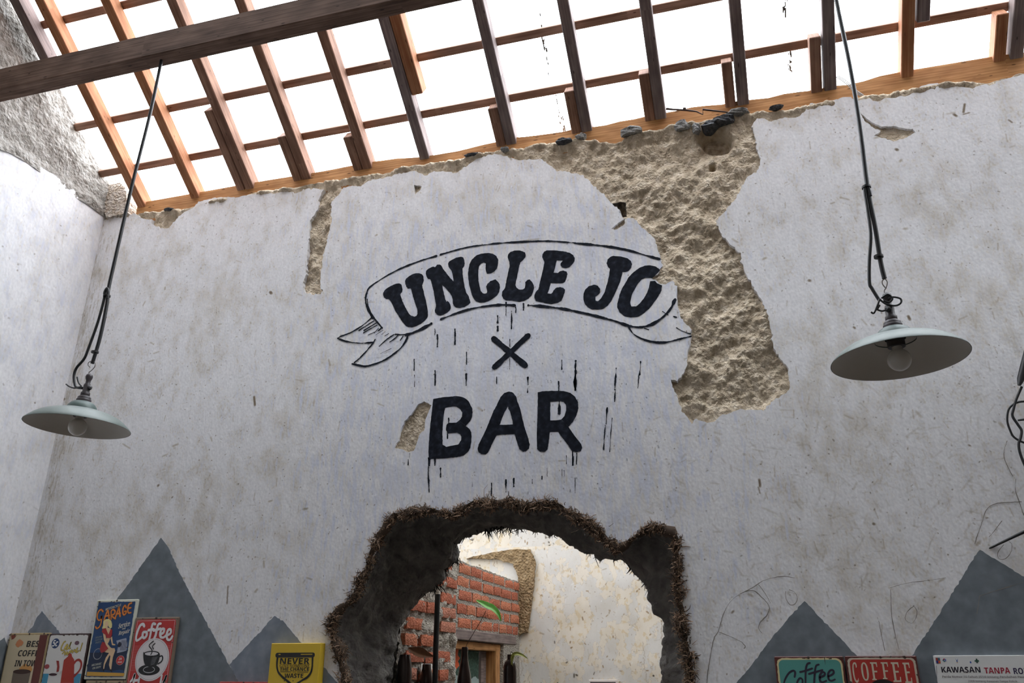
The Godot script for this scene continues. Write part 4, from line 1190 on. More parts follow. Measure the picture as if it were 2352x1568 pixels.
func fibres(w: Node3D, A: PackedVector2Array, B: PackedVector2Array) -> void:
	# matted palm fibre round the front lip of the hole, and roots hanging from the rear lip
	rng.seed = 77
	var c := Vector2(-0.88, 1.5)
	var mb := MB.new()
	var path := PackedVector3Array()
	var rad := []
	for i in range(14, 247, 2):
		var p := A[i]
		var out := (p - c).normalized()
		var k := nz.get_noise_2d(p.x * 500, p.y * 500)
		var q := p - out * (0.008 + 0.006 * k)
		path.append(Vector3(q.x, q.y, -3.012 + 0.008 * nz.get_noise_2d(p.x * 800 + 50, p.y * 800)))
		rad.append(0.015 + 0.020 * nz.get_noise_2d(p.x * 700 - 90, p.y * 700) + 0.004 * k)
	mb.tube(path, rad, 9)
	obj("fibre_mat", mb, M.fibre_dark, w)
	var light := MB.new()
	var dark := MB.new()
	for i in 13000:
		var f := rng.randf_range(14, 246)
		var p := A[int(f)].lerp(A[int(f) + 1], f - int(f))
		var out := (p - c).normalized()
		var clump := nz.get_noise_2d(p.x * 620 + 200, p.y * 620)
		if clump < -0.12 and rng.randf() < 0.8:
			continue
		var d := (Vector3(out.x, out.y, 0) * rng.randf_range(-0.7, 0.9) + Vector3(rng.randfn(0, 0.6), rng.randfn(0, 0.6), rng.randf_range(0.0, 1.0))).normalized()
		var s := p - out * rng.randf_range(-0.010, 0.030)
		fibre(dark if rng.randf() < 0.4 else light, Vector3(s.x, s.y, -3.006 + rng.randf_range(-0.02, 0.016)), d, rng.randf_range(0.009, 0.024) * (1.0 + clump * 1.3) * (2.0 if rng.randf() < 0.03 else 1.0), rng.randf_range(0.0009, 0.0020), 1.3)
	obj("fibre_fringe", light, M.fibre, w).set_meta("kind", "stuff")
	obj("fibre_fringe", dark, M.fibre_dark, w).set_meta("kind", "stuff")
	var roots := MB.new()
	for i in 620:
		var f := rng.randf_range(60, 232)
		var p := B[int(f)].lerp(B[int(f) + 1], f - int(f))
		var dens := nz.get_noise_2d(p.x * 380 - 30, p.y * 380 + 80)
		if dens < -0.05 and rng.randf() < 0.75:
			continue
		if f > 200 and rng.randf() < 0.8:
			continue
		var l := rng.randf_range(0.008, 0.035) * (1.0 + dens)
		if rng.randf() < 0.05:
			l *= 2.4
		fibre(roots, Vector3(p.x, p.y + 0.01, -3.45 + rng.randf_range(-0.01, 0.05)), Vector3(rng.randfn(0, 0.35), -1, rng.randfn(0, 0.3)).normalized(), l + 0.01, rng.randf_range(0.0012, 0.0028), 0.5)
	obj("hanging_roots", roots, M.root, w).set_meta("kind", "stuff")


func fibre(mb: MB, p: Vector3, d: Vector3, l: float, r: float, curl: float) -> void:
	var path := PackedVector3Array([p])
	for k in 3:
		d = (d + Vector3(rng.randfn(0, curl), rng.randfn(0, curl), rng.randfn(0, curl)) * 0.6).normalized()
		p += d * l / 3.0
		path.append(p)
	mb.tube(path, [r, r, r * 0.8, r * 0.4], 3, false)


func build_left_wall() -> void:
	# local axes: x along the wall towards the back wall (-z), y up, z out of the wall; it leans a little
	var w := thing("wall_left", "left gable wall, white plaster below and rough grey cement above", "wall", Vector3.ZERO, "", "structure")
	var lean := deg_to_rad(1.26)
	var y := Vector3(sin(lean), cos(lean), 0)
	var z := Vector3(cos(lean), -sin(lean), 0)
	var X := Transform3D(Basis(Vector3(0, 0, -1), y, z), Vector3(-3.083, 0, 0) - y * 1.5 + Vector3(0, 1.5, 0))
	var g := P(GABLE_TOP)          # (z, y) from the viewer's side towards the corner
	var line := P(RENDER_LINE)
	var edge := PackedVector2Array()
	edge.append(Vector2(-3.6, 3.2))
	edge.append(Vector2(-0.4, 5.68))
	edge.append(Vector2(0.8, 4.98))
	for p in g:
		edge.append(Vector2(-p.x, p.y))
	edge.append(Vector2(3.02, 3.80))
	edge.append(Vector2(3.06, 3.62))
	edge = rough(edge, 0.014, 0.006, 1500.0, false)
	var mb := MB.new()
	var core := PackedVector2Array()
	core.append_array(edge)
	core.append(Vector2(3.06, -0.05))
	core.append(Vector2(-3.6, -0.05))
	mb.prism(X, core, -0.016, -0.32, null, true, true)
	obj("masonry", mb, M.cement, w)
	# rough cement above the plaster line
	mb = MB.new()
	var top := PackedVector2Array()
	for p in edge:
		if p.x >= 0.4:
			top.append(p)
	var low := PackedVector2Array()
	for p in line:
		low.append(Vector2(-p.x, p.y))
	low.insert(0, Vector2(0.4, 3.66))
	mb.sheet(240, 110, func(u: float, v: float) -> Vector3:
		var x := lerpf(0.4, 3.03, u)
		var yy := lerpf(y_at(low, x) - 0.03, y_at(top, x) - 0.004, v)
		var d: float = -0.008 + nz.get_noise_2d(x * 220, yy * 220) * 0.014 + nz.get_noise_2d(x * 1400, yy * 1400) * 0.0028 + nz.get_noise_2d(x * 5000, yy * 5000) * 0.0012
		d += 0.012 * smooth(0.05, 0.0, yy - y_at(low, x)) - 0.03 * smooth(0.02, 0.0, y_at(top, x) - yy)
		return X * Vector3(x, yy, d))
	obj("rough_cement", mb, M.cement, w)
	mb = MB.new()
	var skin := rough(low, 0.012, 0.004, 2400.0, false)
	skin.insert(0, Vector2(-3.4, 3.62))
	skin.append(Vector2(3.08, 3.64))
	skin.append(Vector2(3.08, 0.0))
	skin.append(Vector2(-3.4, 0.0))
	mb.prism(X, skin, 0.0, -0.02, side_uv)
	obj("plaster", mb, M.side_plaster, w)
	# the grey peak painted round the corner
	mb = MB.new()
	var pk := PackedVector2Array()
	for p in P(PEAK_SIDE):
		pk.append(Vector2(-p.x, p.y))
	mb.prism(X, rough(pk, 0.01, 0.002, 2500.0), 0.0014, 0.0, null)
	obj("painted_peak", mb, M.peak, w)


func build_passage() -> void:
	# the roofless space behind the hole: a flaking far wall, and a brick wall with a doorway running away from the hole's left side
	var w := thing("wall_far", "flaking cream limewashed wall far behind the hole", "wall", Vector3.ZERO, "", "structure")
	var mb := MB.new()
	mb.box(Transform3D(Basis(), Vector3(-1.3, 1.75, -5.51)), Vector3(5.7, 3.5, 0.3), 0.0)
	obj("masonry", mb, M.shell, w)
	mb = MB.new()
	mb.sheet(150, 90, func(u: float, v: float) -> Vector3:
		var x := lerpf(-3.6, 1.0, u)
		var y := lerpf(0.6, 3.45, v)
		return Vector3(x, y, -5.355 + nz.get_noise_2d(x * 130, y * 130) * 0.008 + nz.get_noise_2d(x * 700, y * 700) * 0.0012), Vector2(2.42, -1.73))
	obj("plaster", mb, M.far_wall, w)
	# streak of mud left in the corner above the bricks
	mb = MB.new()
	var mud := PackedVector2Array([Vector2(-1.86, 2.185), Vector2(-1.70, 2.215), Vector2(-1.52, 2.235), Vector2(-1.42, 2.225), Vector2(-1.385, 2.15), Vector2(-1.40, 2.0), Vector2(-1.42, 1.85), Vector2(-1.44, 1.72), Vector2(-1.52, 1.70), Vector2(-1.50, 2.05), Vector2(-1.54, 2.14), Vector2(-1.66, 2.175)])
	mb.prism(Transform3D(), rough(mud, 0.014, 0.0035, 1500.0), -5.335, -5.37, null)
	obj("mud_patch", mb, M.mud, w)
	# a small white-edged recess low on the far wall
	var wn := thing("window_1", "small white-edged opening low on the far flaking wall", "window", Vector3(-1.06, 1.10, -5.34), "", "structure")
	mb = MB.new()
	mb.box(Transform3D(Basis(), Vector3(0.086, 0.172, 0.0)), Vector3(0.172, 0.344, 0.02), 0.002)
	obj("window_frame", mb, plain(c8(214, 206, 204), 0.6), wn)
	mb = MB.new()
	mb.box(Transform3D(Basis(), Vector3(0.086, 0.170, 0.009)), Vector3(0.154, 0.326, 0.006), 0.001)
	obj("pane", mb, plain(c8(70, 62, 64), 0.25), wn)
	# what encloses the space: side walls and weathered milky sheets overhead
	for k in [[-4.1, "left"], [1.35, "right"]]:
		mb = MB.new()
		mb.box(Transform3D(Basis(), Vector3(k[0], 1.7, -4.45)), Vector3(0.2, 3.4, 2.0), 0.0)
		tag(obj("wall_passage_" + k[1], mb, M.shell), "plastered %s side wall of the space behind the hole, out of sight" % k[1], "wall", "", "structure")
	var rf := thing("ceiling_passage", "weathered milky roofing sheets over the space behind the hole, out of sight", "roof", Vector3.ZERO, "", "structure")
	mb = MB.new()
	mb.box(Transform3D(Basis(Vector3.RIGHT, 0.05), Vector3(-1.35, 3.45, -4.55)), Vector3(5.9, 0.003, 2.3), 0.0)
	obj("roof_sheet", mb, M.milky, rf)
	# ---- the brick wall: its face looks towards +x
	var b := thing("wall_brick", "red brick wall with thick grey joints seen through the hole", "wall", Vector3.ZERO, "", "structure")
	var X := Transform3D(Basis(Vector3(0, 0, -1), Vector3.UP, Vector3(1, 0, 0)), Vector3(-1.5, 0, 0))
	mb = MB.new()
	mb.prism(X, rough(PackedVector2Array([Vector2(3.45, 0), Vector2(4.176, 0), Vector2(4.176, 1.648), Vector2(5.36, 1.648), Vector2(5.36, 2.026), Vector2(4.19, 2.03), Vector2(4.16, 2.10), Vector2(3.45, 2.14)]), 0.02, 0.004, 900.0), -0.001, -0.14, null, true, true)
	mb.prism(X, PackedVector2Array([Vector2(5.01, 0), Vector2(5.36, 0), Vector2(5.36, 1.648), Vector2(5.01, 1.648)]), -0.001, -0.14, null)
	obj("mortar_bed", mb, M.joint, b)
	mb = MB.new()
	mb.sheet(60, 90, func(u: float, v: float) -> Vector3:
		var x := lerpf(3.44, 4.178, u)
		var y := lerpf(1.1, 2.13, v)
		return X * Vector3(x, y, 0.006 + nz.get_noise_2d(x * 500, y * 500) * 0.03 + nz.get_noise_2d(x * 2000, y * 2000) * 0.01 - 0.02 * smooth(0.96, 1.0, u)))
	obj("render_coat", mb, M.joint, b)
	rng.seed = 313
	var shapes := {}
	for l in [110, 140, 180, 205]:
		for k in 2:
			var m2 := MB.new()
			brick_shape(m2, l * 0.001, 0.0465, 0.05, l + k * 7)
			shapes[[l, k]] = m2.mesh()
	# right-hand infill over the doorway: five even courses; left: older, rougher work
	for row in 5:
		var x := 4.20 + (0.0 if row % 2 == 0 else -0.02)
		var y := 1.6995 + 0.0672 * row + 0.0265 - 0.0
		while x < 5.30:
			var l: int = [110, 140, 180, 205][rng.randi() % 4] if row < 4 else [180, 205][rng.randi() % 2]
			if x + l * 0.001 > 5.345:
				l = 110
			var o := put("brick", shapes[[l, rng.randi() % 2]], M.bricks[rng.randi() % 3], b)
			o.transform = X * Transform3D(Basis(Vector3(0, 0, 1), rng.randfn(0, 0.006)), Vector3(x + l * 0.0005, y + rng.randfn(0, 0.001), -0.022 + rng.randf_range(0, 0.006)))
			x += l * 0.001 + rng.randf_range(0.013, 0.022)
	for row in 13:
		var x := 3.46 + rng.randf() * 0.08
		var y := 1.20 + 0.0705 * row
		while x < 4.12:
			var l: int = [110, 140, 180, 205][rng.randi() % 4]
			if x + l * 0.001 > 4.165:
				l = 110
			if rng.randf() < 0.80 and x + l * 0.001 < 4.17:
				var o := put("brick", shapes[[l, rng.randi() % 2]], M.bricks[rng.randi() % 4], b)
				o.transform = X * Transform3D(Basis(Vector3(0, 0, 1), rng.randfn(0, 0.02)), Vector3(x + l * 0.0005, y + rng.randfn(0, 0.004), -0.012 + rng.randf_range(0, 0.012)))
			x += l * 0.001 + rng.randf_range(0.018, 0.045)
	# doorway: lintel, frame, door leaf
	mb = MB.new()
	mb.box(X * Transform3D(Basis(), Vector3(4.70, 1.668, -0.055)), Vector3(1.12, 0.052, 0.12), 0.004, Vector2(0.3, 0.2))
	obj("lintel", mb, M.dark_wood, b)
	var d := thing("door_1", "peeling green door in an orange-brown frame under the brick wall's lintel", "door", Vector3.ZERO, "", "structure")
	mb = MB.new()
	mb.box(X * Transform3D(Basis(), Vector3(4.60, 1.620, -0.06)), Vector3(0.84, 0.04, 0.08), 0.003, Vector2(0.1, 0.3))
	obj("door_frame", mb, M.plate_wood, d)
	mb = MB.new()
	mb.box(X * Transform3D(Basis(Vector3(0, 0, 1), PI / 2), Vector3(4.95, 0.81, -0.06)), Vector3(1.62, 0.075, 0.09), 0.003, Vector2(0.7, 0.1))
	obj("door_frame", mb, M.plate_wood, d)
	mb = MB.new()
	mb.box(X * Transform3D(Basis(), Vector3(4.865, 0.80, -0.09)), Vector3(0.09, 1.60, 0.03), 0.002)
	obj("door_stile", mb, M.dark_wood, d)
	mb = MB.new()
	mb.box(X * Transform3D(Basis(), Vector3(4.53, 0.80, -0.10)), Vector3(0.55, 1.60, 0.03), 0.003)
	obj("door_leaf", mb, earthy(ramped(0.03, [[0.0, c8(34, 52, 46)], [0.6, c8(58, 84, 74)], [1.0, c8(96, 120, 110)]], 84, 5), 3.0, null, 1.0, 0.6), d)
	mb = MB.new()
	var worn := PackedVector2Array([Vector2(4.25, 1.60), Vector2(4.45, 1.60), Vector2(4.44, 1.575), Vector2(4.475, 1.56), Vector2(4.45, 1.545), Vector2(4.47, 1.52), Vector2(4.42, 1.505), Vector2(4.38, 1.52), Vector2(4.33, 1.50), Vector2(4.25, 1.51)])
	mb.prism(X, rough(worn, 0.01, 0.004, 2000.0), -0.083, -0.09, null)
	obj("orange_paint", mb, plain(c8(222, 92, 46), 0.7), d)
	mb = MB.new()
	var pale := PackedVector2Array([Vector2(4.25, 1.2), Vector2(4.80, 1.2), Vector2(4.80, 1.45), Vector2(4.74, 1.47), Vector2(4.68, 1.455), Vector2(4.62, 1.475), Vector2(4.52, 1.46), Vector2(4.40, 1.478), Vector2(4.25, 1.47)])
	mb.prism(X, rough(pale, 0.012, 0.006, 2000.0), -0.083, -0.09, null)
	obj("pale_paint", mb, plain(c8(146, 164, 164), 0.7), d)
	# a sheet of white paper on the old brickwork
	mb = MB.new()
	mb.box(X * Transform3D(Basis(), Vector3(3.70, 1.40, 0.035)), Vector3(0.13, 0.25, 0.003), 0.001)
	tag(obj("paper_sheet", mb, plain(c8(226, 224, 220), 0.8)), "plain white sheet on the old bricks, between the two leftmost bottles", "paper")


func brick_shape(mb: MB, l: float, h: float, t: float, sd: int) -> void:
	var nx := 6
	var ny := 3
	var f := func(u: float, v: float) -> Vector3:
		var x := (u - 0.5) * l
		var y := (v - 0.5) * h
		var e: float = min(min(u, 1.0 - u) * l, min(v, 1.0 - v) * h)
		var k := nz.get_noise_2d(x * 900 + sd * 13.1, y * 900 + sd * 7.7)
		return Vector3(x + nz.get_noise_2d(y * 1500 + sd, sd * 3.0) * 0.006, y + nz.get_noise_2d(x * 1500 + sd * 5.0, sd) * 0.005, t / 2.0 - 0.004 + 0.004 * smooth(0.0, 0.008, e) + k * 0.005)
	mb.sheet(nx, ny, f)
	var p := func(u, v): return f.call(u, v)
	for i in nx:
		var a: Vector3 = p.call(float(i) / nx, 0.0); var b: Vector3 = p.call(float(i + 1) / nx, 0.0)
		mb.quad(a, Vector3(a.x, a.y, -t / 2), Vector3(b.x, b.y, -t / 2), b)
		a = p.call(float(i) / nx, 1.0); b = p.call(float(i + 1) / nx, 1.0)
		mb.quad(b, Vector3(b.x, b.y, -t / 2), Vector3(a.x, a.y, -t / 2), a)
	for j in ny:
		var a: Vector3 = p.call(0.0, float(j) / ny); var b: Vector3 = p.call(0.0, float(j + 1) / ny)
		mb.quad(b, Vector3(b.x, b.y, -t / 2), Vector3(a.x, a.y, -t / 2), a)
		a = p.call(1.0, float(j) / ny); b = p.call(1.0, float(j + 1) / ny)
		mb.quad(a, Vector3(a.x, a.y, -t / 2), Vector3(b.x, b.y, -t / 2), b)


# ---------------------------------------------------------------- roof timbers
const PITCH := 0.62483      # 35.8 degrees
const EAVE_Y := 3.721       # underside of the rafters at z = -2.98


func on_rafter(x: float, z: float, up: float) -> Vector3:      # a point over the rafters' underside
	return Vector3(x, EAVE_Y + (z + 2.98) * tan(PITCH), z) + Vector3(0, cos(PITCH), -sin(PITCH)) * up


func slope_timber(called: String, x0: float, width: float, depth: float, za: float, zb: float, m: Material, uo: float, up := 0.0) -> MeshInstance3D:
	var mid := on_rafter(x0 + width / 2.0, (za + zb) / 2.0, up + depth / 2.0)
	var l := absf(zb - za) / cos(PITCH)
	var B := Basis(Vector3(0, sin(PITCH), cos(PITCH)), Vector3(0, cos(PITCH), -sin(PITCH)), Vector3(-1, 0, 0))
	var mb := MB.new()
	mb.box(Transform3D(), Vector3(l, depth, width), 0.003, Vector2(uo * 1.7, uo * 0.37))
	var o := obj(called, mb, m)
	o.transform = Transform3D(B, mid)
	return o


func build_roof() -> void:
	# wall plate with a waney upper edge
	var mb := MB.new()
	var prof := func(x: float) -> Array:
		var k := clampf(nz.get_noise_1d(x * 60.0) + 0.15, 0.0, 0.5) * 0.05 * smooth(-2.2, -1.2, x)
		var y1 := 3.732 - 0.008 * pow((x + 0.9) / 2.0, 2.0)
		return [Vector3(x, 3.60, -3.022), Vector3(x, y1 - 0.006 - k, -3.022), Vector3(x, y1, -3.028 - k * 1.6), Vector3(x, y1, -3.135), Vector3(x, 3.60, -3.135)]
	var nx := 110
	for i in nx:
		var xa := lerpf(-2.865, 3.95, float(i) / nx)
		var xb := lerpf(-2.865, 3.95, float(i + 1) / nx)
		var a: Array = prof.call(xa)
		var b: Array = prof.call(xb)
		for k in 5:
			var j := (k + 1) % 5
			mb.quad(a[k], b[k], b[j], a[j], Vector2(xa, a[k].y - a[k].z), Vector2(xb, b[k].y - b[k].z), Vector2(xb, b[j].y - b[j].z), Vector2(xa, a[j].y - a[j].z))
	var e: Array = prof.call(-2.865)
	for k in [1, 2, 3]:
		mb.flat(e[0], e[k], e[k + 1])
	tag(obj("wall_plate", mb, M.plate_wood), "long orange-brown timber lying on top of the back wall, carrying the rafters' feet", "timber")
	# the long beam across the upper left
	mb = MB.new()
	mb.box(Transform3D(Basis(), Vector3(0.45, 3.838, -2.2)), Vector3(7.1, 0.116, 0.0724), 0.004, Vector2(0.4, 0.1))
	tag(obj("purlin", mb, M.beam_wood), "long dark brown beam crossing the upper left below the rafters, carrying the lamp cables", "beam")
	# rafters: left edge of the underside, material, label
	var g := "rafters of the open roof"
	var R := [
		[-2.985, M.dark_wood, "short dark rafter lying along the left gable wall, ending at the long beam", -2.44],
		[-2.862, M.tan_wood, "light orange-tan rafter nearest the left gable wall, standing clear of it", -3.09],
		[-2.545, M.tan_wood, "light orange-tan rafter second from the left gable, behind the left lamp's cable", -3.09],
		[-2.235, M.mid_wood, "brown rafter with the tallest block beside it, third from the left gable", -3.09],
		[-1.925, M.mid_wood, "brown rafter with a shorter block beside it, fourth from the left gable", -3.09],
		[-1.605, M.mid_wood, "brown rafter fifth from the left gable, next left of the doubled rafter", -3.09],
		[-1.317, M.dark_wood, "dark rafter doubled with a tan plank on its right side, no block at its foot", -3.09],
		[-0.900, M.dark_wood, "dark rafter first to the right of the doubled rafter, above the lettering", -3.09],
		[-0.556, M.dark_wood, "dark rafter second to the right of the doubled rafter", -3.09],
		[-0.234, M.dark_wood, "dark rafter whose foot meets the bent rusty nails on the plate", -3.09],
		[0.108, M.dark_wood, "dark rafter first to the right of the bent nails, left of the right lamp's cable", -3.09],
		[0.451, M.dark_wood, "dark rafter directly beside the top of the right lamp's cable", -3.09],
		[0.739, M.tan_wood, "tan rafter to the right of the right lamp's cable, a dark stub hanging beside it", -3.09],
		[1.128, M.dark_wood, "dark rafter at the right edge of the picture", -3.09],
		[1.46, M.dark_wood, "dark rafter just past the right edge of the picture", -3.09],
		[1.85, M.dark_wood, "dark rafter second past the right edge of the picture", -3.09],
		[2.25, M.dark_wood, "dark rafter third past the right edge of the picture", -3.09],
		[2.65, M.dark_wood, "dark rafter fourth past the right edge of the picture", -3.09],
		[3.05, M.dark_wood, "dark rafter fifth past the right edge of the picture", -3.09],
		[3.45, M.dark_wood, "dark rafter last before the right wall, outside the picture", -3.09],
	]
	for i in R.size():
		var r: Array = R[i]
		var o := slope_timber("rafter", r[0], 0.047, 0.068, r[3], 0.3, r[1], i * 0.61)
		tag(o, r[2], "rafter", g)
	var o := slope_timber("rafter_plank", -1.268, 0.052, 0.075, -2.785, 0.3, M.tan_wood, 3.3, 0.004)
	tag(o, "light tan plank fixed along the right side of the doubled dark rafter", "plank")
	o = slope_timber("rafter_offcut", 0.796, 0.046, 0.06, -2.86, -1.2, M.dark_wood, 5.2, 0.01)
	tag(o, "dark offcut beside the right-hand tan rafter, its sawn end hanging free", "plank")
	# blocks beside the feet: [x, z of the upper end, material, label]
	for b in [[-2.281, -2.695, M.mid_wood, "tallest wooden block, at the foot of the third rafter from the left gable"],
			[-1.971, -2.842, M.mid_wood, "wooden block at the foot of the fourth rafter from the left gable"],
			[-1.651, -2.888, M.mid_wood, "wooden block at the foot of the fifth rafter from the left gable"],
			[-0.946, -2.880, M.mid_wood, "wooden block at the foot of the first rafter right of the doubled one"],
			[-0.600, -2.870, M.mid_wood, "wooden block at the foot of the second rafter right of the doubled one"],
			[-0.278, -2.858, M.mid_wood, "wooden block just left of the bent rusty nails"],
			[0.058, -2.870, M.mid_wood, "wooden block at the foot of the rafter right of the bent nails"],
			[0.400, -2.842, M.mid_wood, "wooden block beside the rafter at the right lamp's cable, with a thin gap between"],
			[1.070, -2.877, M.tan_wood, "pale tan block at the right edge, beside the last dark rafter"]]:
		o = slope_timber("rafter_block", b[0], 0.043, 0.066, -3.06, b[1], b[2], b[0] * 2.1)
		tag(o, b[3], "block", "short blocks beside the rafters' feet")
	# battens on top of the rafters
	for b in [[-3.065, "lowest roof batten, just behind the top edge of the wall plate"], [-2.873, "roof batten second from the bottom, the long one above the wall"], [-2.672, "roof batten third from the bottom, partly hidden by the long beam"], [-2.478, "roof batten fourth from the bottom, hidden behind the long beam"], [-2.285, "short visible roof batten in the upper left corner above the long beam"], [-2.09, "roof batten sixth from the bottom, above the picture"], [-1.9, "roof batten seventh from the bottom, above the picture"]]:
		mb = MB.new()
		mb.box(Transform3D(), Vector3(6.9, 0.022, 0.036), 0.002, Vector2(b[0], b[0] * 3.0))
		o = obj("roof_batten", mb, M.batten_wood)
		var p := on_rafter(0.37, b[0], 0.068)
		o.transform = Transform3D(Basis(Vector3.RIGHT, PITCH * -1.0), p + Vector3(0, cos(PITCH), -sin(PITCH)) * 0.011)
		tag(o, b[1], "batten", "battens across the rafters")
	# clear sheets, one metre wide, grit gathered in two laps
	var roof := thing("ceiling_sheets", "clear plastic roofing sheets over the battens, the white sky showing through", "roof", Vector3.ZERO, "", "structure")
	for k in 7:
		mb = MB.new()
		var xa := -3.16 + (0.5 if k == 0 else 0.0) + (k - 0.5) * 1.0
		if k == 0:
			xa = -3.14
		var xb: float = -2.64 + k * 0.99
		var l := (ROOF_A + 3.30) / cos(PITCH)
		mb.box(Transform3D(), Vector3(xb - xa, 0.0015, l), 0.0)
		var s := obj("roof_sheet", mb, M.pane, roof)
		s.transform = Transform3D(Basis(Vector3.RIGHT, -PITCH), on_rafter((xa + xb) / 2.0, (ROOF_A - 3.30) / 2.0, 0.096 + 0.003 * (k % 2)))
	rng.seed = 404
	for x in [-0.655, 0.332]:
		mb = MB.new()
		for i in 150:
			var z := rng.randf_range(-3.1, -2.3)
			if nz.get_noise_2d(x * 100, z * 420) < -0.1 and rng.randf() < 0.8:
				continue
			var p := on_rafter(x + rng.randfn(0, 0.004) + 0.03 * nz.get_noise_1d(z * 150), z, 0.092)
			mb.box(Transform3D(Basis(Vector3.RIGHT, -PITCH), p), Vector3(rng.randf_range(0.0015, 0.006), 0.001, rng.randf_range(0.006, 0.028)), 0.0003)
		obj("grit_line", mb, M.grit, roof).set_meta("kind", "stuff")


# ---------------------------------------------------------------- the painted sign on the wall
func build_mural() -> void:
	var w: Node3D = get_node("wall_back")
	var I := Transform3D()
	for k in [LETTER_U, LETTER_N, LETTER_C, LETTER_L, LETTER_E, LETTER_J, LETTER_O, LETTER_B, LETTER_A, LETTER_R]:
		var mb := MB.new()
		mb.prism(I, rough(P(k), 0.008, 0.0007, 6000.0), -2.9988, -3.0, null)
		obj("painted_letter", mb, M.paint, w)
	for i in CROSS.size():
		var s: Array = CROSS[i]
		var mb := MB.new()
		stroke_mesh(mb, I, rough(P(s[1]), 0.006, 0.0008, 5000.0, false), s[0] * 0.001, -2.9986 + 0.0004 * i, 0.12)
		obj("painted_cross", mb, M.paint, w)
	var mb2 := MB.new()
	var lift := 0.0
	for s in BANNER:
		stroke_mesh(mb2, I, rough(curve(P(s[1]), 8), 0.005, 0.0006, 6000.0, false), s[0] * 0.001, -2.9988 + lift, 0.5)
		lift += 0.00004
	obj("painted_banner", mb2, M.paint, w)
	for s in DRIPS:
		var mb := MB.new()
		stroke_mesh(mb, I, rough(P(s[1]), 0.004, 0.0006, 7000.0, false), s[0] * 0.0009, -2.9987, 0.9)
		obj("paint_run", mb, M.paint, w)
	for k in [[PEAK_TALL, M.peak], [PEAK_SMALL, M.peak_pale], [PEAK_MIDDLE, M.peak_pale], [PEAK_NEAR, M.peak], [PEAK_WIDE, M.peak]]:
		var mb := MB.new()
		mb.prism(I, rough(P(k[0]), 0.01, 0.0022, 2600.0), -2.9986, -3.0, null)
		obj("painted_peak", mb, k[1], w)
	mb2 = MB.new()
	for s in SCRIBBLE:
		stroke_mesh(mb2, I, rough(curve(P(s[1]), 6), 0.006, 0.0005, 5000.0, false), s[0] * 0.0009, -2.9983, 0.6)
	obj("pencil_scribble", mb2, M.scribble, w).set_meta("kind", "stuff")


# ---------------------------------------------------------------- pendant lamps
const CABLE_A := [-2104,3779,-2109,3523,-2129,3193,-2141,2882,-2144,2777,-2138,2708,-2139,2591,-2148,2507,-2152,2487]
const LOOP_A := [-2137,2731,-2138,2756,-2146,2773,-2154,2758,-2151,2727,-2158,2643,-2176,2546,-2186,2507,-2210,2477,-2215,2450,-2206,2421,-2194,2404,-2167,2398]
const HOOK_A := [-2157,2474,-2167,2483,-2167,2493,-2153,2497,-2139,2487,-2138,2474,-2148,2462,-2157,2455,-2154,2444]
const ENDS_A := [[-2233,2416,-2215,2405,-2192,2398,-2166,2401],[-2192,2438,-2182,2418,-2167,2403]]
const CABLE_B := [405,3779,405,3421,409,3171,406,2955,397,2753,398,2628,396,2522,398,2471]
const LOOP_B := [400,2722,399,2744,394,2755,388,2740,387,2685,383,2604,368,2526,359,2462,363,2443,376,2406]
const HOOK_B := [396,2444,391,2455,392,2465,399,2469,403,2459,398,2444,392,2435,393,2422]
const ENDS_B := [[376,2406,389,2392,410,2385,424,2391,425,2403,408,2410,395,2406],[376,2409,367,2391,356,2371,349,2374],[363,2378,373,2391,366,2380,375,2374,384,2375],[380,2410,397,2419,406,2405,395,2396,384,2403]]


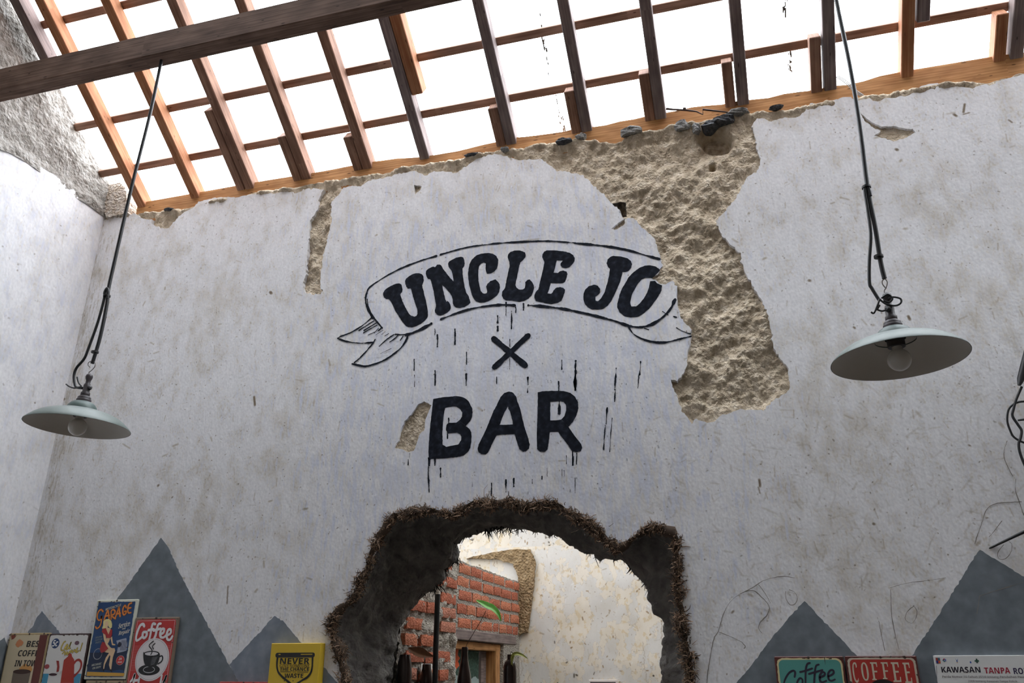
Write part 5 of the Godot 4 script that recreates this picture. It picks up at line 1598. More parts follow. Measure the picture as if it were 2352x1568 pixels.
func build_lamp(called: String, at: Vector3, label: String, cable: Array, loop: Array, hook: Array, ends: Array, tip: Vector3, facing: Vector3) -> void:
	var o := thing(called, label, "lamp", at, "pendant lamps of the bar")
	var down := func(a: Array, dz := 0.0) -> PackedVector3Array:
		var r := PackedVector3Array()
		for p in P3(a, -2.2 + dz):
			r.append(p - at)
		return curve3(r, 6)
	# axis from the rim's centre towards the hook
	var ax := (tip - at).normalized()
	var side := ax.cross(facing).normalized()
	var X := Transform3D(Basis(side, ax, side.cross(ax)) * 0.9053, Vector3.ZERO)
	var R := 0.184
	var outer := [Vector2(R, 0.0), Vector2(R - 0.001, 0.003), Vector2(0.172, 0.014), Vector2(0.158, 0.027), Vector2(0.140, 0.039), Vector2(0.118, 0.049), Vector2(0.092, 0.057), Vector2(0.060, 0.062), Vector2(0.030, 0.064)]
	var mb := MB.new()
	mb.lathe(X, outer, 72)
	mb.lathe(X, [Vector2(R - 0.0015, 0.0), Vector2(R, 0.0)], 72)
	obj("shade", mb, M.enamel, o)
	mb = MB.new()
	var inner := []
	for p in outer:
		inner.append(Vector2(max(p.x - 0.0018, 0.0), p.y - 0.0016 if p.y > 0.001 else p.y))
	inner.reverse()
	mb.lathe(X, inner, 72)
	obj("shade_lining", mb, M.enamel_in, o)
	mb = MB.new()
	mb.lathe(X, [Vector2(0.056, 0.058), Vector2(0.055, 0.066), Vector2(0.050, 0.079), Vector2(0.042, 0.089), Vector2(0.033, 0.095), Vector2(0.024, 0.098), Vector2(0.0, 0.098)], 48)
	obj("shade_cap", mb, M.enamel_cap, o)
	mb = MB.new()
	mb.lathe(X, [Vector2(0.026, 0.093), Vector2(0.0265, 0.103), Vector2(0.0262, 0.106), Vector2(0.0235, 0.108), Vector2(0.0235, 0.114), Vector2(0.018, 0.119), Vector2(0.0155, 0.121), Vector2(0.0165, 0.124), Vector2(0.0165, 0.132), Vector2(0.0125, 0.137), Vector2(0.0130, 0.160), Vector2(0.0115, 0.166), Vector2(0.0085, 0.170), Vector2(0.0088, 0.182), Vector2(0.0115, 0.188), Vector2(0.0130, 0.196), Vector2(0.0115, 0.203), Vector2(0.006, 0.208), Vector2(0.0, 0.209)], 28)
	obj("lamp_holder", mb, M.bakelite, o)
	mb = MB.new()
	mb.lathe(X * Transform3D(Basis(Vector3(0, 0, 1), 1.2), Vector3(-0.012, 0.152, 0.006)), [Vector2(0.0, -0.009), Vector2(0.0075, -0.006), Vector2(0.0088, 0.0), Vector2(0.0075, 0.006), Vector2(0.0, 0.009)], 16)
	obj("switch_knob", mb, M.black, o)
	mb = MB.new()
	mb.lathe(X, [Vector2(0.016, 0.040), Vector2(0.016, 0.062), Vector2(0.0, 0.062)], 24)
	mb.lathe(X, [Vector2(0.0, 0.0385), Vector2(0.024, 0.0385), Vector2(0.024, 0.062)], 24)
	obj("bulb_socket", mb, M.bakelite, o)
	mb = MB.new()
	var prof := []
	for i in 15:
		var a := -PI / 2 + PI * 0.84 * i / 14.0
		prof.append(Vector2(cos(a) * 0.0325, 0.0 + sin(a) * 0.0325))
	prof.append(Vector2(0.0145, 0.034))
	prof.append(Vector2(0.0135, 0.044))
	mb.lathe(X, prof, 36)
	obj("bulb", mb, M.bulb, o)
	mb = MB.new()
	mb.tube(down.call(hook), 0.0015, 8)
	obj("hook", mb, M.steel, o)
	mb = MB.new()
	mb.tube(down.call(cable), 0.0062, 12)
	obj("cable", mb, M.black, o)
	mb = MB.new()
	mb.tube(down.call(loop, 0.004), 0.0046, 10)
	obj("cable_tail", mb, M.black, o)
	mb = MB.new()
	for e in ends:
		mb.tube(down.call(e, 0.012), 0.0026, 8)
	obj("tie_wire", mb, M.black, o)
	# bands that bind the doubled cable
	var c := down.call(cable)
	for y in [2.742, 2.532]:
		var best := Vector3()
		for p in c:
			if absf(p.y + at.y - y) < absf(best.y + at.y - y) or best == Vector3():
				best = p
		mb = MB.new()
		mb.tube(PackedVector3Array([best + Vector3(-0.003, -0.003, 0.001), best + Vector3(-0.003, 0.003, 0.001)]), 0.0125, 12)
		obj("cable_band", mb, M.black, o)


# ---------------------------------------------------------------- signs on the wall
const FACE := 0.0018
const LAYER := 0.0004


func flat_print(o: Node3D, called: String, p: PackedVector2Array, col: Color, layer: int, z := FACE) -> MeshInstance3D:
	var mb := MB.new()
	mb.prism(Transform3D(), p, z + LAYER * layer, z + LAYER * (layer - 1), null, true)
	return obj(called, mb, ink(col), o)


func brush(o: Node3D, called: String, lines: Array, w: float, col: Color, layer: int, z := FACE) -> void:
	var mb := MB.new()
	var lift := 0.0
	for l in lines:
		stroke_mesh(mb, Transform3D(), curve(P(l), 6), w, z + LAYER * layer + lift, 0.15, 0.0001)
		lift += 0.00002
	obj(called, mb, ink(col), o)


func ink(col: Color) -> StandardMaterial3D:
	if not M.has(col):
		M[col] = plain(col, 0.5)
	return M[col]


# words fitted into the box x0..x1, y0..y1 (metres, y up)
func words(o: Node3D, text: String, font: String, bold: bool, box: Rect2, col: Color, layer: int, z := FACE, slant := 0.0, turn := 0.0) -> void:
	var f := SystemFont.new()
	f.font_names = PackedStringArray([font])
	f.font_weight = 700 if bold else 400
	var t := TextMesh.new()
	t.text = text
	t.font = f
	t.font_size = 64
	t.pixel_size = 0.01
	t.depth = 0.02
	t.curve_step = 1.0
	var arr := t.get_mesh_arrays()
	var v: PackedVector3Array = arr[Mesh.ARRAY_VERTEX]
	var n: PackedVector3Array = arr[Mesh.ARRAY_NORMAL]
	var lo := Vector3(1e9, 1e9, 1e9)
	var hi := -lo
	for p in v:
		lo = lo.min(p); hi = hi.max(p)
	for i in v.size():
		var u := (v[i] - lo) / (hi - lo)
		var q := Vector2((u.x - 0.5) * box.size.x + (u.y - 0.5) * slant * box.size.y, (u.y - 0.5) * box.size.y).rotated(turn)
		v[i] = Vector3(box.get_center().x + q.x, box.get_center().y + q.y, z + LAYER * (layer - 1 + u.z))
		n[i] = Vector3(0, 0, 1) if n[i].z > 0.5 else n[i]
	arr[Mesh.ARRAY_VERTEX] = v
	arr[Mesh.ARRAY_NORMAL] = n
	var m := ArrayMesh.new()
	m.add_surface_from_arrays(Mesh.PRIMITIVE_TRIANGLES, arr)
	put("lettering", m, ink(col), o)


func span(a: Array, i: int) -> Rect2:            # the i-th pair of corners of a list
	var p := P(a)
	var lo := p[i * 2].min(p[i * 2 + 1])
	return Rect2(lo, p[i * 2].max(p[i * 2 + 1]) - lo)


func tin(called: String, label: String, at: Vector2, w: float, h: float, edge: Color, face: Color, corner: float, margin: float) -> Node3D:
	var o := thing(called, label, "sign", Vector3(at.x, at.y, -2.985), "vintage signs on the wall")
	var mb := MB.new()
	mb.box(Transform3D(Basis(), Vector3(w / 2, -h / 2, -0.005)), Vector3(w, h, 0.0136), 0.0025)
	obj("panel", mb, ink(edge), o)
	flat_print(o, "printed_face", rough(rounded(margin, -h + margin, w - margin, -margin, corner), 0.008, 0.0011, 5000.0), face, 1)
	rng.seed = int(at.x * 1000)
	for k in 8:                                  # chipped enamel along the edge
		var p := Vector2(rng.randf() * w, -margin * rng.randf_range(0.5, 1.3)) if k < 4 else Vector2(margin * rng.randf_range(0.6, 1.2) if k % 2 else w - margin * rng.randf_range(0.6, 1.2), -rng.randf() * h)
		flat_print(o, "chip", rough(ellipse(p, rng.randf_range(0.002, 0.006), rng.randf_range(0.0015, 0.004), 9), 0.003, 0.001, 9000.0), c8(72, 56, 48), 9)
	mb = MB.new()
	mb.lathe(Transform3D(Basis(Vector3.RIGHT, PI / 2), Vector3(w / 2, -0.004, 0.002)), [Vector2(0.004, 0.0), Vector2(0.0035, 0.0015), Vector2(0.0, 0.002)], 10)
	obj("nail", mb, M.rust, o)
	return o


func build_signs() -> void:
	var cream := c8(206, 192, 160)
	# BEST COFFEE IN TOWN
	var o := tin("tin_sign", "cream sign praising the best coffee in town, with a brown band, in the corner", Vector2(-3.068, 1.6436), 0.206, 0.30, c8(168, 148, 108), cream, 0.006, 0.007)
	flat_print(o, "stain", rough(ellipse(Vector2(0.062, -0.040), 0.018, 0.014), 0.006, 0.004, 2000.0), c8(198, 128, 84), 2)
	flat_print(o, "stain", rough(ellipse(Vector2(0.120, -0.142), 0.034, 0.018), 0.006, 0.004, 2000.0), c8(206, 150, 84), 2)
	flat_print(o, "stain", rough(PackedVector2Array([Vector2(0.008, -0.008), Vector2(0.036, -0.008), Vector2(0.028, -0.020), Vector2(0.016, -0.026)]), 0.005, 0.002, 3000.0), c8(134, 62, 44), 2)
	for k in [["BEST", 0, 0.186], ["COFFEE", 1, 0.188], ["IN TOWN", 2, 0.190]]:
		var r := span(BEST_BOXES, k[1])
		words(o, k[0], "Droid Sans", true, Rect2(r.position, Vector2(k[2] - r.position.x, r.size.y)), c8(40, 34, 32), 3, FACE, 0.1)
	flat_print(o, "brown_band", rounded(0.160, -0.292, 0.199, -0.008, 0.002), c8(98, 44, 36), 5)
	var cr := span(BEST_BOXES, 3)
	flat_print(o, "glass_print", PackedVector2Array([Vector2(cr.position.x, -0.150), Vector2(cr.end.x, -0.150), Vector2(cr.end.x - 0.004, -0.28), Vector2(cr.position.x + 0.004, -0.28)]), c8(112, 98, 84), 3)
	flat_print(o, "glass_print", ellipse(Vector2(cr.get_center().x, -0.150), cr.size.x / 2, 0.009), c8(66, 44, 34), 4)
	# Get more!
	o = tin("tin_sign", "white sign with a red coffee pot and a yellow slogan, second from the corner", Vector2(-2.8618, 1.6397), 0.201, 0.30, c8(58, 40, 38), c8(214, 212, 208), 0.010, 0.006)
	flat_print(o, "price_dot", ellipse(Vector2(0.039, -0.038), 0.0195, 0.0195), c8(36, 60, 104), 2)
	words(o, "5c", "Droid Sans", true, Rect2(0.026, -0.050, 0.025, 0.025), c8(226, 226, 222), 3, FACE, 0.15)
	brush(o, "slogan_outline", [WORD_GET, WORD_ET, WORD_MORE, WORD_BANG], 0.0062, c8(84, 72, 46), 2)
	brush(o, "slogan", [WORD_GET, WORD_ET, WORD_MORE, WORD_BANG], 0.0036, c8(212, 188, 84), 3)
	flat_print(o, "bean_print", ellipse(Vector2(0.146, -0.037), 0.011, 0.008), c8(104, 74, 84), 2)
	flat_print(o, "bean_print", ellipse(Vector2(0.018, -0.127), 0.012, 0.009), c8(150, 62, 66), 2)
	flat_print(o, "pot_print", P(POT), c8(168, 52, 38), 3)
	flat_print(o, "pot_print", P(POT_SPOUT), c8(150, 46, 38), 3)
	brush(o, "pot_handle_print", [POT_HANDLE], 0.009, c8(160, 48, 38), 3)
	flat_print(o, "blue_block", PackedVector2Array([Vector2(0.007, -0.154), Vector2(0.034, -0.154), Vector2(0.034, -0.292), Vector2(0.007, -0.292)]), c8(64, 142, 176), 2)
	flat_print(o, "blue_block", PackedVector2Array([Vector2(0.152, -0.154), Vector2(0.194, -0.154), Vector2(0.194, -0.292), Vector2(0.152, -0.292)]), c8(64, 142, 176), 2)
	flat_print(o, "cup_print", ellipse(Vector2(0.056, -0.157), 0.020, 0.005), c8(60, 34, 40), 4)
	# motorcycle garage
	o = tin("tin_sign", "blue motorcycle garage sign with a seated woman in red", Vector2(-2.6531, 1.7688), 0.199, 0.304, c8(206, 206, 190), c8(30, 66, 112), 0.003, 0.009)
	flat_print(o, "dark_ground", rough(PackedVector2Array([Vector2(0.010, -0.205), Vector2(0.189, -0.190), Vector2(0.189, -0.270), Vector2(0.010, -0.272)]), 0.01, 0.004, 1800.0), c8(24, 40, 66), 2)
	brush(o, "title_shade", [GARAGE_A, GARAGE_B, GARAGE_C, GARAGE_D, GARAGE_E, GARAGE_F, GARAGE_G, GARAGE_H, GARAGE_I], 0.0088, c8(104, 46, 28), 3)
	brush(o, "title", [GARAGE_A, GARAGE_B, GARAGE_C, GARAGE_D, GARAGE_E, GARAGE_F, GARAGE_G, GARAGE_H, GARAGE_I], 0.0060, c8(224, 134, 58), 4)
	words(o, "MOTORCYCLE", "Droid Sans", true, Rect2(0.050, -0.034, 0.074, 0.0095), c8(190, 184, 164), 3, FACE, 0.2, 0.24)
	words(o, "Service", "Droid Serif", true, Rect2(0.128, -0.108, 0.054, 0.020), c8(206, 204, 194), 4, FACE, 0.3, 0.20)
	words(o, "and", "Droid Serif", true, Rect2(0.148, -0.116, 0.016, 0.007), c8(206, 204, 194), 4, FACE, 0.3, 0.15)
	words(o, "Repair", "Droid Serif", true, Rect2(0.134, -0.138, 0.052, 0.020), c8(206, 204, 194), 4, FACE, 0.3, 0.20)
	words(o, "ORIGINAL", "Droid Sans", false, Rect2(0.024, -0.148, 0.034, 0.007), c8(140, 150, 150), 4, FACE, 0.2, 0.15)
	words(o, "CUSTOM", "Droid Sans", false, Rect2(0.026, -0.158, 0.034, 0.007), c8(140, 150, 150), 4, FACE, 0.2, 0.15)
	words(o, "PARTS", "Droid Sans", false, Rect2(0.030, -0.168, 0.026, 0.007), c8(140, 150, 150), 4, FACE, 0.2, 0.15)
	words(o, "MECHANIC", "Droid Sans", true, Rect2(0.030, -0.252, 0.046, 0.008), c8(170, 172, 164), 4, FACE, 0.2, 0.15)
	words(o, "ON DUTY", "Droid Sans", true, Rect2(0.036, -0.264, 0.040, 0.008), c8(170, 172, 164), 4, FACE, 0.2, 0.15)
	flat_print(o, "engine_print", P(ENGINE), c8(158, 164, 182), 3)
	for k in 4:
		flat_print(o, "engine_print", PackedVector2Array([Vector2(0.156 + k * 0.007, -0.158), Vector2(0.158 + k * 0.007, -0.158), Vector2(0.158 + k * 0.007, -0.196), Vector2(0.156 + k * 0.007, -0.196)]), c8(34, 38, 58), 4)
	flat_print(o, "engine_print", ellipse(Vector2(0.147, -0.174), 0.0085, 0.010), c8(34, 38, 58), 4)
	var ring := []
	for i in 22:
		ring.append(50.0 + 20.0 * cos(TAU * i / 20.0 + 1.2)); ring.append(-209.0 + 20.0 * sin(TAU * i / 20.0 + 1.2))
	brush(o, "mirror_print", [ring, [66, -198, 78, -192]], 0.0028, c8(150, 152, 160), 4)
	flat_print(o, "hair_print", P(HAIR), c8(226, 214, 146), 5)
	for k in [NECK, WAIST, ARM_B, LEGS]:
		flat_print(o, "figure_print", P(k), c8(222, 190, 150), 5)
	flat_print(o, "blouse_print", P(BLOUSE), c8(170, 42, 44), 6)
	flat_print(o, "shorts_print", P(SHORTS), c8(164, 40, 44), 7)
	flat_print(o, "figure_print", P(ARM_A), c8(222, 190, 150), 8)
	flat_print(o, "figure_print", P(FACE_P), c8(226, 196, 158), 7)
	flat_print(o, "shoe_print", P(SHOE_A), c8(20, 20, 26), 6)
	flat_print(o, "shoe_print", P(SHOE_B), c8(20, 20, 26), 6)
	flat_print(o, "hours_dot", ellipse(Vector2(0.163, -0.233), 0.0195, 0.0180), c8(206, 160, 150), 4)
	flat_print(o, "hours_dot", ellipse(Vector2(0.163, -0.233), 0.0178, 0.0163), c8(188, 46, 46), 5)
	words(o, "24", "Droid Sans", true, Rect2(0.156, -0.232, 0.014, 0.009), c8(226, 210, 204), 6, FACE, 0.2)
	words(o, "HOURS", "Droid Sans", true, Rect2(0.153, -0.243, 0.020, 0.006), c8(226, 210, 204), 6, FACE, 0.2)
	flat_print(o, "yellow_strip", P(STRIP), c8(206, 158, 66), 4)
	# red Coffee
	o = tin("tin_sign", "red and white coffee sign with a black steaming cup, right of the blue garage sign", Vector2(-2.4506, 1.697), 0.203, 0.30, c8(122, 104, 88), c8(186, 48, 46), 0.012, 0.008)
	brush(o, "frame_line", [[14, -13, 190, -13], [14, -13, 14, -290], [190, -13, 190, -290]], 0.0012, c8(220, 200, 196), 2)
	for k in 16:
		brush(o, "frame_line", [[14, -109 - k * 6, 190, -109 - k * 6]], 0.0014, c8(206, 112, 108), 2)
	var mk := P(MARKS)
	var pc := Vector2(mk[6].x, mk[6].y)
	flat_print(o, "cup_disc", ellipse(pc, mk[7].x - pc.x + 0.002, pc.y - mk[8].y + 0.001, 60), c8(220, 214, 214), 3)
	brush(o, "disc_line", [ring_mm(pc, mk[7].x - pc.x - 0.003, pc.y - mk[8].y - 0.004)], 0.0008, c8(110, 80, 80), 4)
	brush(o, "title", [COFFEE_A, COFFEE_B, COFFEE_C, COFFEE_D, COFFEE_E, COFFEE_F, COFFEE_G, COFFEE_H], 0.0098, c8(220, 216, 216), 5)
	brush(o, "lower_word", [COFFEE_I, COFFEE_J, COFFEE_K, COFFEE_L, COFFEE_M], 0.0088, c8(220, 216, 216), 5)
	flat_print(o, "saucer_print", ellipse(Vector2(mk[3].x, mk[3].y), mk[4].x - mk[3].x, mk[3].y - mk[5].y, 50), c8(24, 22, 24), 4)
	brush(o, "saucer_line", [ring_mm(Vector2(mk[3].x, mk[3].y + 0.001), 0.026, 0.011)], 0.0022, c8(190, 190, 192), 5)
	flat_print(o, "cup_print", curve(P(CUP), 4, true), c8(28, 28, 30), 6)
	flat_print(o, "cup_print", ellipse(Vector2(mk[0].x, mk[0].y), mk[1].x - mk[0].x, mk[0].y - mk[2].y), c8(24, 22, 24), 7)
	flat_print(o, "cup_print", ellipse(Vector2(mk[0].x, mk[0].y - 0.001), (mk[1].x - mk[0].x) * 0.86, (mk[0].y - mk[2].y) * 0.7), c8(206, 202, 204), 8)
	for k in 6:
		brush(o, "cup_line", [[(mk[0].x + 0.004) * 1000, (mk[0].y - 0.017 - k * 0.005) * 1000, (mk[0].x + 0.030 - k * 0.002) * 1000, (mk[0].y - 0.013 - k * 0.005) * 1000]], 0.0009, c8(170, 172, 176), 7)
	brush(o, "cup_handle_print", [CUP_HANDLE], 0.0050, c8(28, 28, 30), 5)
	brush(o, "steam_print", [STEAM, STEAM_B], 0.0048, c8(36, 32, 34), 9)
	# the two signs whose top edges just enter the picture
	o = tin("tin_sign", "sign directly below the blue garage sign, only its pale top edge showing", Vector2(-2.640, 1.4610), 0.196, 0.30, c8(150, 132, 104), c8(164, 146, 118), 0.006, 0.008)
	o = tin("tin_sign", "sign with a red top edge just entering the picture, left of the yellow board", Vector2(-2.026, 1.4585), 0.215, 0.30, c8(150, 44, 38), c8(160, 52, 44), 0.006, 0.008)
	# yellow board
	o = thing("slogan_board", "yellow board with a black shield and a slogan about waste", "sign", Vector3(-1.8046, 1.5935, -2.965), "vintage signs on the wall")
	var mb := MB.new()
	mb.box(Transform3D(Basis(), Vector3(0.104, -0.15, -0.0165)), Vector3(0.208, 0.30, 0.0366), 0.002)
	obj("panel", mb, ink(c8(206, 172, 44)), o)
	var blk := c8(28, 27, 24)
	brush(o, "shield", [SHIELD_LEFT, SHIELD_RIGHT], 0.0075, blk, 1)
	var sb := span(SHIELD_BOXES, 5)
	flat_print(o, "shield", rounded(sb.position.x, sb.position.y, sb.end.x, sb.end.y, sb.size.y * 0.45), blk, 2)
	flat_print(o, "shield_line", rounded(sb.end.x - 0.058, sb.get_center().y + 0.001, sb.end.x - 0.010, sb.get_center().y + 0.004, 0.001), c8(206, 172, 44), 3)
	flat_print(o, "shield_line", rounded(sb.position.x + 0.013, sb.get_center().y + 0.001, sb.position.x + 0.021, sb.get_center().y + 0.004, 0.001), c8(206, 172, 44), 3)
	for k in [["NEVER", "Droid Sans", true, 0], ["GIVE SOMEONE", "Droid Serif", false, 1], ["THE CHANCE", "Droid Sans", true, 2], ["TO", "Droid Serif", false, 3], ["WASTE", "Droid Sans", true, 4]]:
		words(o, k[0], k[1], k[2], span(SHIELD_BOXES, k[3]), blk, 2)
	for k in [6, 7]:
		var r := span(SHIELD_BOXES, k)
		flat_print(o, "shield_line", PackedVector2Array([Vector2(r.position.x, r.get_center().y - 0.001), Vector2(r.end.x, r.get_center().y - 0.001), Vector2(r.end.x, r.get_center().y + 0.001), Vector2(r.position.x, r.get_center().y + 0.001)]), blk, 2)
	for k in [-0.024, -0.012, 0.012]:
		flat_print(o, "shield_dot", ellipse(Vector2(0.094 + k, -0.131), 0.002, 0.002, 8), blk, 2)
	# teal Coffee
	o = tin("tin_sign", "teal sign with coffee in dark brush script, left of the red one on the right", Vector2(0.015, 1.5404), 0.2085, 0.30, c8(86, 40, 34), c8(214, 200, 152), 0.018, 0.0055)
	flat_print(o, "teal_ground", rounded(0.011, -0.292, 0.198, -0.0105, 0.016), c8(82, 146, 138), 2)
	brush(o, "title", [TEAL_A, TEAL_B, TEAL_C, TEAL_D, TEAL_E, TEAL_F, TEAL_G, TEAL_H], 0.0058, c8(42, 34, 52), 3)
	flat_print(o, "crack_mark", PackedVector2Array([Vector2(0.151, -0.003), Vector2(0.1535, -0.003), Vector2(0.1525, -0.028)]), c8(60, 30, 28), 4)
	# red COFFEE
	o = tin("tin_sign", "red sign with coffee in pale slab capitals, between the teal and the white sign", Vector2(0.2284, 1.5409), 0.208, 0.30, c8(84, 38, 32), c8(190, 178, 158), 0.014, 0.0055)
	flat_print(o, "red_ground", rounded(0.012, -0.292, 0.196, -0.0105, 0.012), c8(166, 48, 40), 2)
	var lt := ["C", "O", "F", "F", "E", "E"]
	for i in 6:
		words(o, lt[i], "Droid Serif", true, span(RED_BOXES, i), c8(196, 186, 164), 3)
	flat_print(o, "dark_arch", ellipse(Vector2(0.100, -0.098), 0.042, 0.030), c8(30, 24, 22), 4)
	# the white notice
	o = thing("notice_board", "white smoke-free area notice with black and red capitals and small logos, far right", "sign", Vector3(0.485, 1.5411, -2.985))
	mb = MB.new()
	mb.box(Transform3D(Basis(), Vector3(0.21, -0.15, -0.005)), Vector3(0.42, 0.30, 0.0136), 0.001)
	obj("panel", mb, ink(c8(218, 218, 216)), o)
	words(o, "KAWASAN", "Droid Sans", true, span(WHITE_BOXES, 0), c8(34, 26, 42), 1)
	words(o, "TANPA", "Droid Sans", true, span(WHITE_BOXES, 1), c8(156, 36, 58), 1)
	words(o, "ROKOK", "Droid Sans", true, span(WHITE_BOXES, 2), c8(40, 26, 66), 1)
	words(o, "Perda Nomor 10 Tahun 2014 tentang Perubahan Perda Nomor", "Droid Sans", false, span(WHITE_BOXES, 3), c8(120, 116, 118), 1)
	words(o, "2009 tentang Kawasan Tanpa Rokok", "Droid Sans", false, span(WHITE_BOXES, 4), c8(120, 116, 118), 1)
	var lg := span(WHITE_LOGOS, 0)
	var cols := [c8(150, 52, 44), c8(58, 96, 110), c8(38, 40, 110), c8(196, 84, 50)]
	for i in 4:
		var q := lg.position + Vector2(lg.size.x * 0.5 * (i % 2), lg.size.y * 0.5 * (1 - i / 2))
		flat_print(o, "logo", PackedVector2Array([q, q + Vector2(lg.size.x * 0.5, 0), q + lg.size * 0.5, q + Vector2(0, lg.size.y * 0.5)]), cols[i], 1)
	lg = span(WHITE_LOGOS, 1)
	for i in 5:
		flat_print(o, "logo", ellipse(lg.get_center() + Vector2.from_angle(TAU * i / 5 + 0.6) * lg.size.y * 0.32, lg.size.y * 0.26, lg.size.y * 0.16, 10), [c8(60, 110, 180), c8(190, 50, 60), c8(40, 70, 130), c8(46, 128, 120), c8(80, 80, 160)][i], 1 + i % 2)
	lg = span(WHITE_LOGOS, 3)
	var g0 := lg.position
	flat_print(o, "logo", PackedVector2Array([g0 + Vector2(0, lg.size.y), g0 + Vector2(lg.size.x * 0.4, lg.size.y * 0.2), g0 + Vector2(lg.size.x * 0.6, lg.size.y * 0.2), g0 + Vector2(lg.size.x, lg.size.y), g0 + Vector2(lg.size.x * 0.5, lg.size.y * 0.55)]), c8(70, 96, 160), 1)
	flat_print(o, "logo", ellipse(g0 + Vector2(lg.size.x * 0.45, lg.size.y * 0.12), lg.size.x * 0.2, lg.size.y * 0.12, 10), c8(214, 150, 90), 1)
	lg = span(WHITE_LOGOS, 5)
	flat_print(o, "logo", ellipse(lg.get_center(), lg.size.x * 0.45, lg.size.y * 0.5, 12), c8(52, 84, 160), 1)
	lg = span(WHITE_LOGOS, 6)
	flat_print(o, "logo", rounded(lg.position.x, lg.get_center().y - lg.size.y * 0.18, lg.end.x, lg.get_center().y + lg.size.y * 0.18, 0.001), c8(44, 92, 74), 1)
	flat_print(o, "logo", rounded(lg.get_center().x - lg.size.x * 0.17, lg.position.y, lg.get_center().x + lg.size.x * 0.17, lg.end.y, 0.001), c8(36, 62, 58), 2)
	var n0 := span(WHITE_LOGOS, 10)
	flat_print(o, "border_line", PackedVector2Array([n0.position, n0.position + Vector2(0.001, 0), n0.end, n0.end - Vector2(0.001, 0)]) if n0.size.x > 0.003 else PackedVector2Array([n0.position, n0.position + Vector2(0.0012, 0), Vector2(n0.position.x + 0.0012, n0.end.y), Vector2(n0.position.x, n0.end.y)]), c8(90, 92, 100), 1)


func ring_mm(c: Vector2, rx: float, ry: float) -> Array:
	var r := []
	for i in 34:
		r.append((c.x + rx * cos(TAU * i / 32.0)) * 1000.0)
		r.append((c.y + ry * sin(TAU * i / 32.0)) * 1000.0)
	return r


# ---------------------------------------------------------------- on the ledge in the hole
func bottle(called: String, label: String, x: float, z: float, prof: Array) -> Node3D:
	var o := thing(called, label, "bottle", Vector3(x, 1.3255, z), "brown bottles in the hole")
	var mb := MB.new()
	mb.lathe(Transform3D(), prof, 32)
	obj("glass", mb, M.brown_glass, o)
	return o


func build_bottles() -> void:
	var mb := MB.new()
	mb.box(Transform3D(Basis(), Vector3(-1.0, 1.313, -3.52)), Vector3(1.2, 0.025, 0.38), 0.003, Vector2(0.2, 0.9))
	tag(obj("ledge_board", mb, M.dark_wood), "dark board on the sill of the hole under the bottles", "shelf")
	var o := bottle("bottle", "brown bottle with a wide blunt top, leftmost in the hole, under the brown leaf", -1.443, -3.40, [Vector2(0, 0), Vector2(0.029, 0), Vector2(0.0315, 0.004), Vector2(0.0315, 0.160), Vector2(0.0295, 0.190), Vector2(0.0245, 0.216), Vector2(0.0222, 0.230), Vector2(0.0212, 0.233), Vector2(0.0, 0.233)])
	o = bottle("bottle", "brown bottle with a dark mouth, second from the left, just left of the black pole", -1.424, -3.60, [Vector2(0, 0), Vector2(0.030, 0), Vector2(0.033, 0.004), Vector2(0.033, 0.110), Vector2(0.030, 0.140), Vector2(0.024, 0.165), Vector2(0.0195, 0.180), Vector2(0.0185, 0.196), Vector2(0.0175, 0.198), Vector2(0.0, 0.198)])
	o = bottle("bottle", "tall brown long-necked bottle holding the green leaf's stem, in front of the door", -1.252, -3.60, [Vector2(0, 0), Vector2(0.029, 0), Vector2(0.0315, 0.004), Vector2(0.0315, 0.112), Vector2(0.030, 0.135), Vector2(0.0255, 0.165), Vector2(0.0195, 0.192), Vector2(0.0150, 0.218), Vector2(0.0130, 0.246), Vector2(0.0142, 0.250), Vector2(0.0142, 0.262), Vector2(0.0125, 0.266), Vector2(0.0, 0.266)])
	o = bottle("bottle", "brown short-necked bottle with a yellowing leaf, rightmost, at the brick wall's end", -1.050, -3.60, [Vector2(0, 0), Vector2(0.026, 0), Vector2(0.0285, 0.004), Vector2(0.0285, 0.165), Vector2(0.027, 0.190), Vector2(0.022, 0.205), Vector2(0.014, 0.213), Vector2(0.0118, 0.217), Vector2(0.0118, 0.232), Vector2(0.0105, 0.235), Vector2(0.0, 0.235)])
	leaf("leaf_sprig", "bright green leaf on a thin upright stem rising from the tall bottle", "leaf", P3([-1250,1560,-1244,1600,-1215,1645,-1180,1700,-1158,1738], -3.60), P3([-1200,1781,-1175,1770,-1150,1757,-1122,1744,-1100,1722,-1088,1694], -3.59), 0.017, M.leaf, Vector3(0.25, 0.55, 0.8))
	leaf("dry_leaf", "curled brown dry leaf on a twig over the two leftmost bottles", "leaf", P3([-1404,1643,-1387,1616,-1374,1587,-1366,1566,-1362,1500], -3.42), P3([-1432,1583,-1401,1571,-1375,1562,-1349,1555,-1319,1550], -3.405), 0.024, M.leaf_old, Vector3(0.15, 0.5, 0.85))
	leaf("yellow_leaf", "small yellow-green drooping leaf beside the short-necked bottle", "leaf", P3([-1050,1540,-1046,1566,-1040,1570,-1034,1562], -3.595), P3([-968,1543,-990,1556,-1012,1562,-1030,1556,-1036,1530,-1035,1492], -3.58), 0.009, M.leaf_yellow, Vector3(0.3, 0.5, 0.8))
	# pole
	o = thing("pole", "upright black pole with a white cap standing among the bottles", "pole", Vector3(-1.359, 1.3255, -3.54))
	mb = MB.new()
	mb.tube(PackedVector3Array([Vector3(0, 0, 0), Vector3(-0.003, 0.25, 0), Vector3(-0.002, 0.483, 0)]), 0.0117, 18)
	obj("tube", mb, M.black, o)
	mb = MB.new()
	mb.tube(PackedVector3Array([Vector3(-0.002, 0.481, 0), Vector3(-0.002, 0.498, 0)]), 0.0128, 18)
	obj("cap", mb, plain(c8(206, 200, 192), 0.5), o)


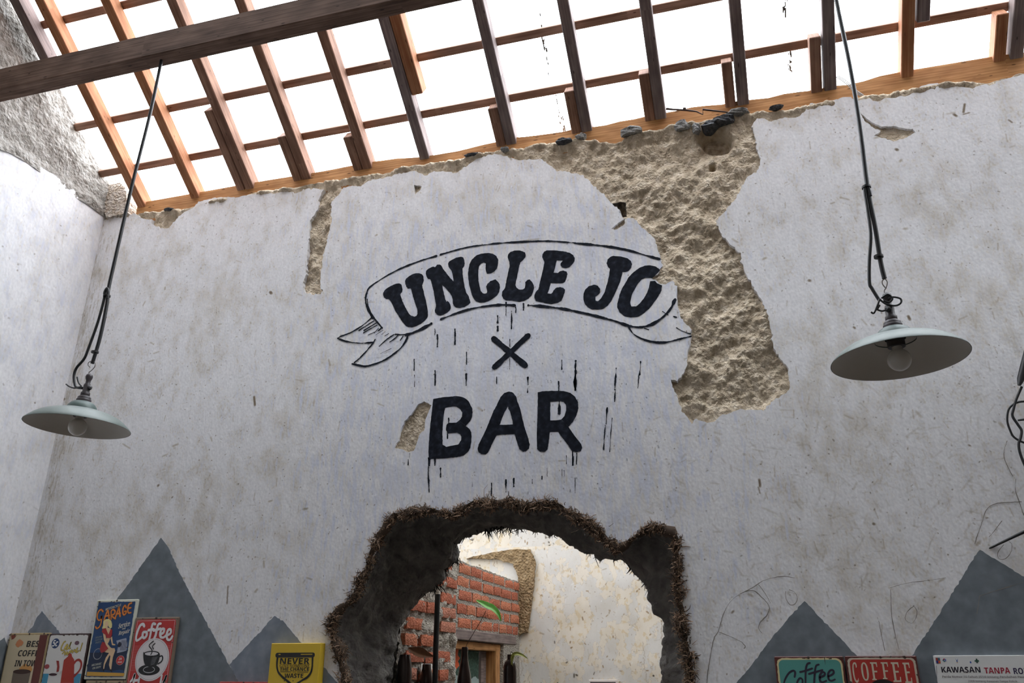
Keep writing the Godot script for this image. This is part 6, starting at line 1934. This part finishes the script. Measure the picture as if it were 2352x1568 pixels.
func leaf(called: String, label: String, category: String, stem: PackedVector3Array, spine: PackedVector3Array, half: float, m: Material, nrm: Vector3) -> void:
	var at := stem[0]
	var o := thing(called, label, category, at)
	var mb := MB.new()
	var s := PackedVector3Array()
	for p in curve3(stem, 4):
		s.append(p - at)
	mb.tube(s, 0.0013, 7)
	obj("stem", mb, M.twig, o)
	mb = MB.new()
	var c := curve3(spine, 4)
	var n := c.size() - 1
	for side in [1.0, -1.0]:
		mb.sheet(n, 6, func(u: float, v: float) -> Vector3:
			var i: int = int(round(u * n))
			var d := (c[min(i + 1, n)] - c[max(i - 1, 0)]).normalized()
			var k := d.cross(nrm.normalized()).normalized()
			var up := k.cross(d).normalized()
			var w := half * sin(PI * clampf(0.03 + 0.94 * u, 0, 1)) * (1.0 - 0.25 * u)
			var t: float = (v - 0.5) * 2.0 * side
			return c[i] - at + k * t * w + up * (absf(t) * w * 0.45 + side * 0.0004 + 0.002 * nz.get_noise_2d(u * 400, t * 150)))
	obj("blade", mb, m, o)


# ---------------------------------------------------------------- wires and odd ends
func build_wires() -> void:
	var mb := MB.new()
	mb.tube(curve3(P3([884,2362,861,2323,845,2288,838,2266,848,2236,854,2217,847,2193,837,2172,836,2137,845,2087,870,2010], -2.95), 5), 0.0042, 10)
	var o := thing("plug_cable", "black cable with a plug hanging down the wall at the right edge", "cable", Vector3.ZERO)
	obj("cord", mb, M.black, o)
	mb = MB.new()
	mb.tube(P3([945,2530,899,2418,885,2386,876,2366], -2.945), [0.011, 0.0125, 0.0115, 0.005], 14)
	obj("plug", mb, M.black, o)
	mb = MB.new()
	mb.tube(curve3(P3([960,2310,891,2315,863,2313,841,2300,830,2282,823,2253,825,2224,833,2198,863,2176,930,2150], -2.962), 5), 0.0034, 10)
	tag(obj("cable_loop", mb, M.black), "loop of thin black wire against the wall at the right edge", "cable")
	mb = MB.new()
	mb.tube(P3([852,2252,879,2254,950,2258], -2.955), [0.0030, 0.0042, 0.0042], 9)
	tag(obj("wire_end", mb, M.black), "short cut wire end poking out inside the black loop", "wire")
	mb = MB.new()
	mb.tube(PackedVector3Array([Vector3(0.684, 1.849, -3.01), Vector3(0.800, 1.899, -2.965), Vector3(0.930, 1.953, -2.93)]), [0.0026, 0.0052, 0.0068], 10)
	tag(obj("stick", mb, M.black), "black tapering rod leaning on the wall above the wide grey peak", "rod")
	mb = MB.new()
	for k in 3:
		mb.tube(curve3(P3([495 + k * 5,3724,517 + k * 5,3699,537 + k * 5,3669,552 + k * 5,3639,574 + k * 5,3612], -2.985 + 0.002 * k), 4), 0.0017, 7)
	tag(obj("white_flex", mb, M.white_wire), "bunch of thin white wires draped over the plate behind the right lamp's cable", "wire")
	mb = MB.new()
	mb.tube(P3([-183,3711,-150,3700,-108,3689,-60,3671,-36,3651], -2.985), [0.0052, 0.0040, 0.0044, 0.0032, 0.0022], 10)
	rock(mb, Vector3(-0.108, 3.694, -2.982), Vector3(0.007, 0.007, 0.005), 44)
	tag(obj("bent_nail", mb, M.rust), "rusty bent nail on the plate, the left one of the pair, with a knob", "nail", "rusty nails in the plate")
	mb = MB.new()
	mb.tube(P3([-36,3650,-34,3676,20,3657,79,3636], -2.985), [0.0016, 0.0044, 0.0036, 0.0026], 10)
	tag(obj("bent_nail", mb, M.rust), "rusty bent nail on the plate, the right one of the pair, above the black cavity", "nail", "rusty nails in the plate")
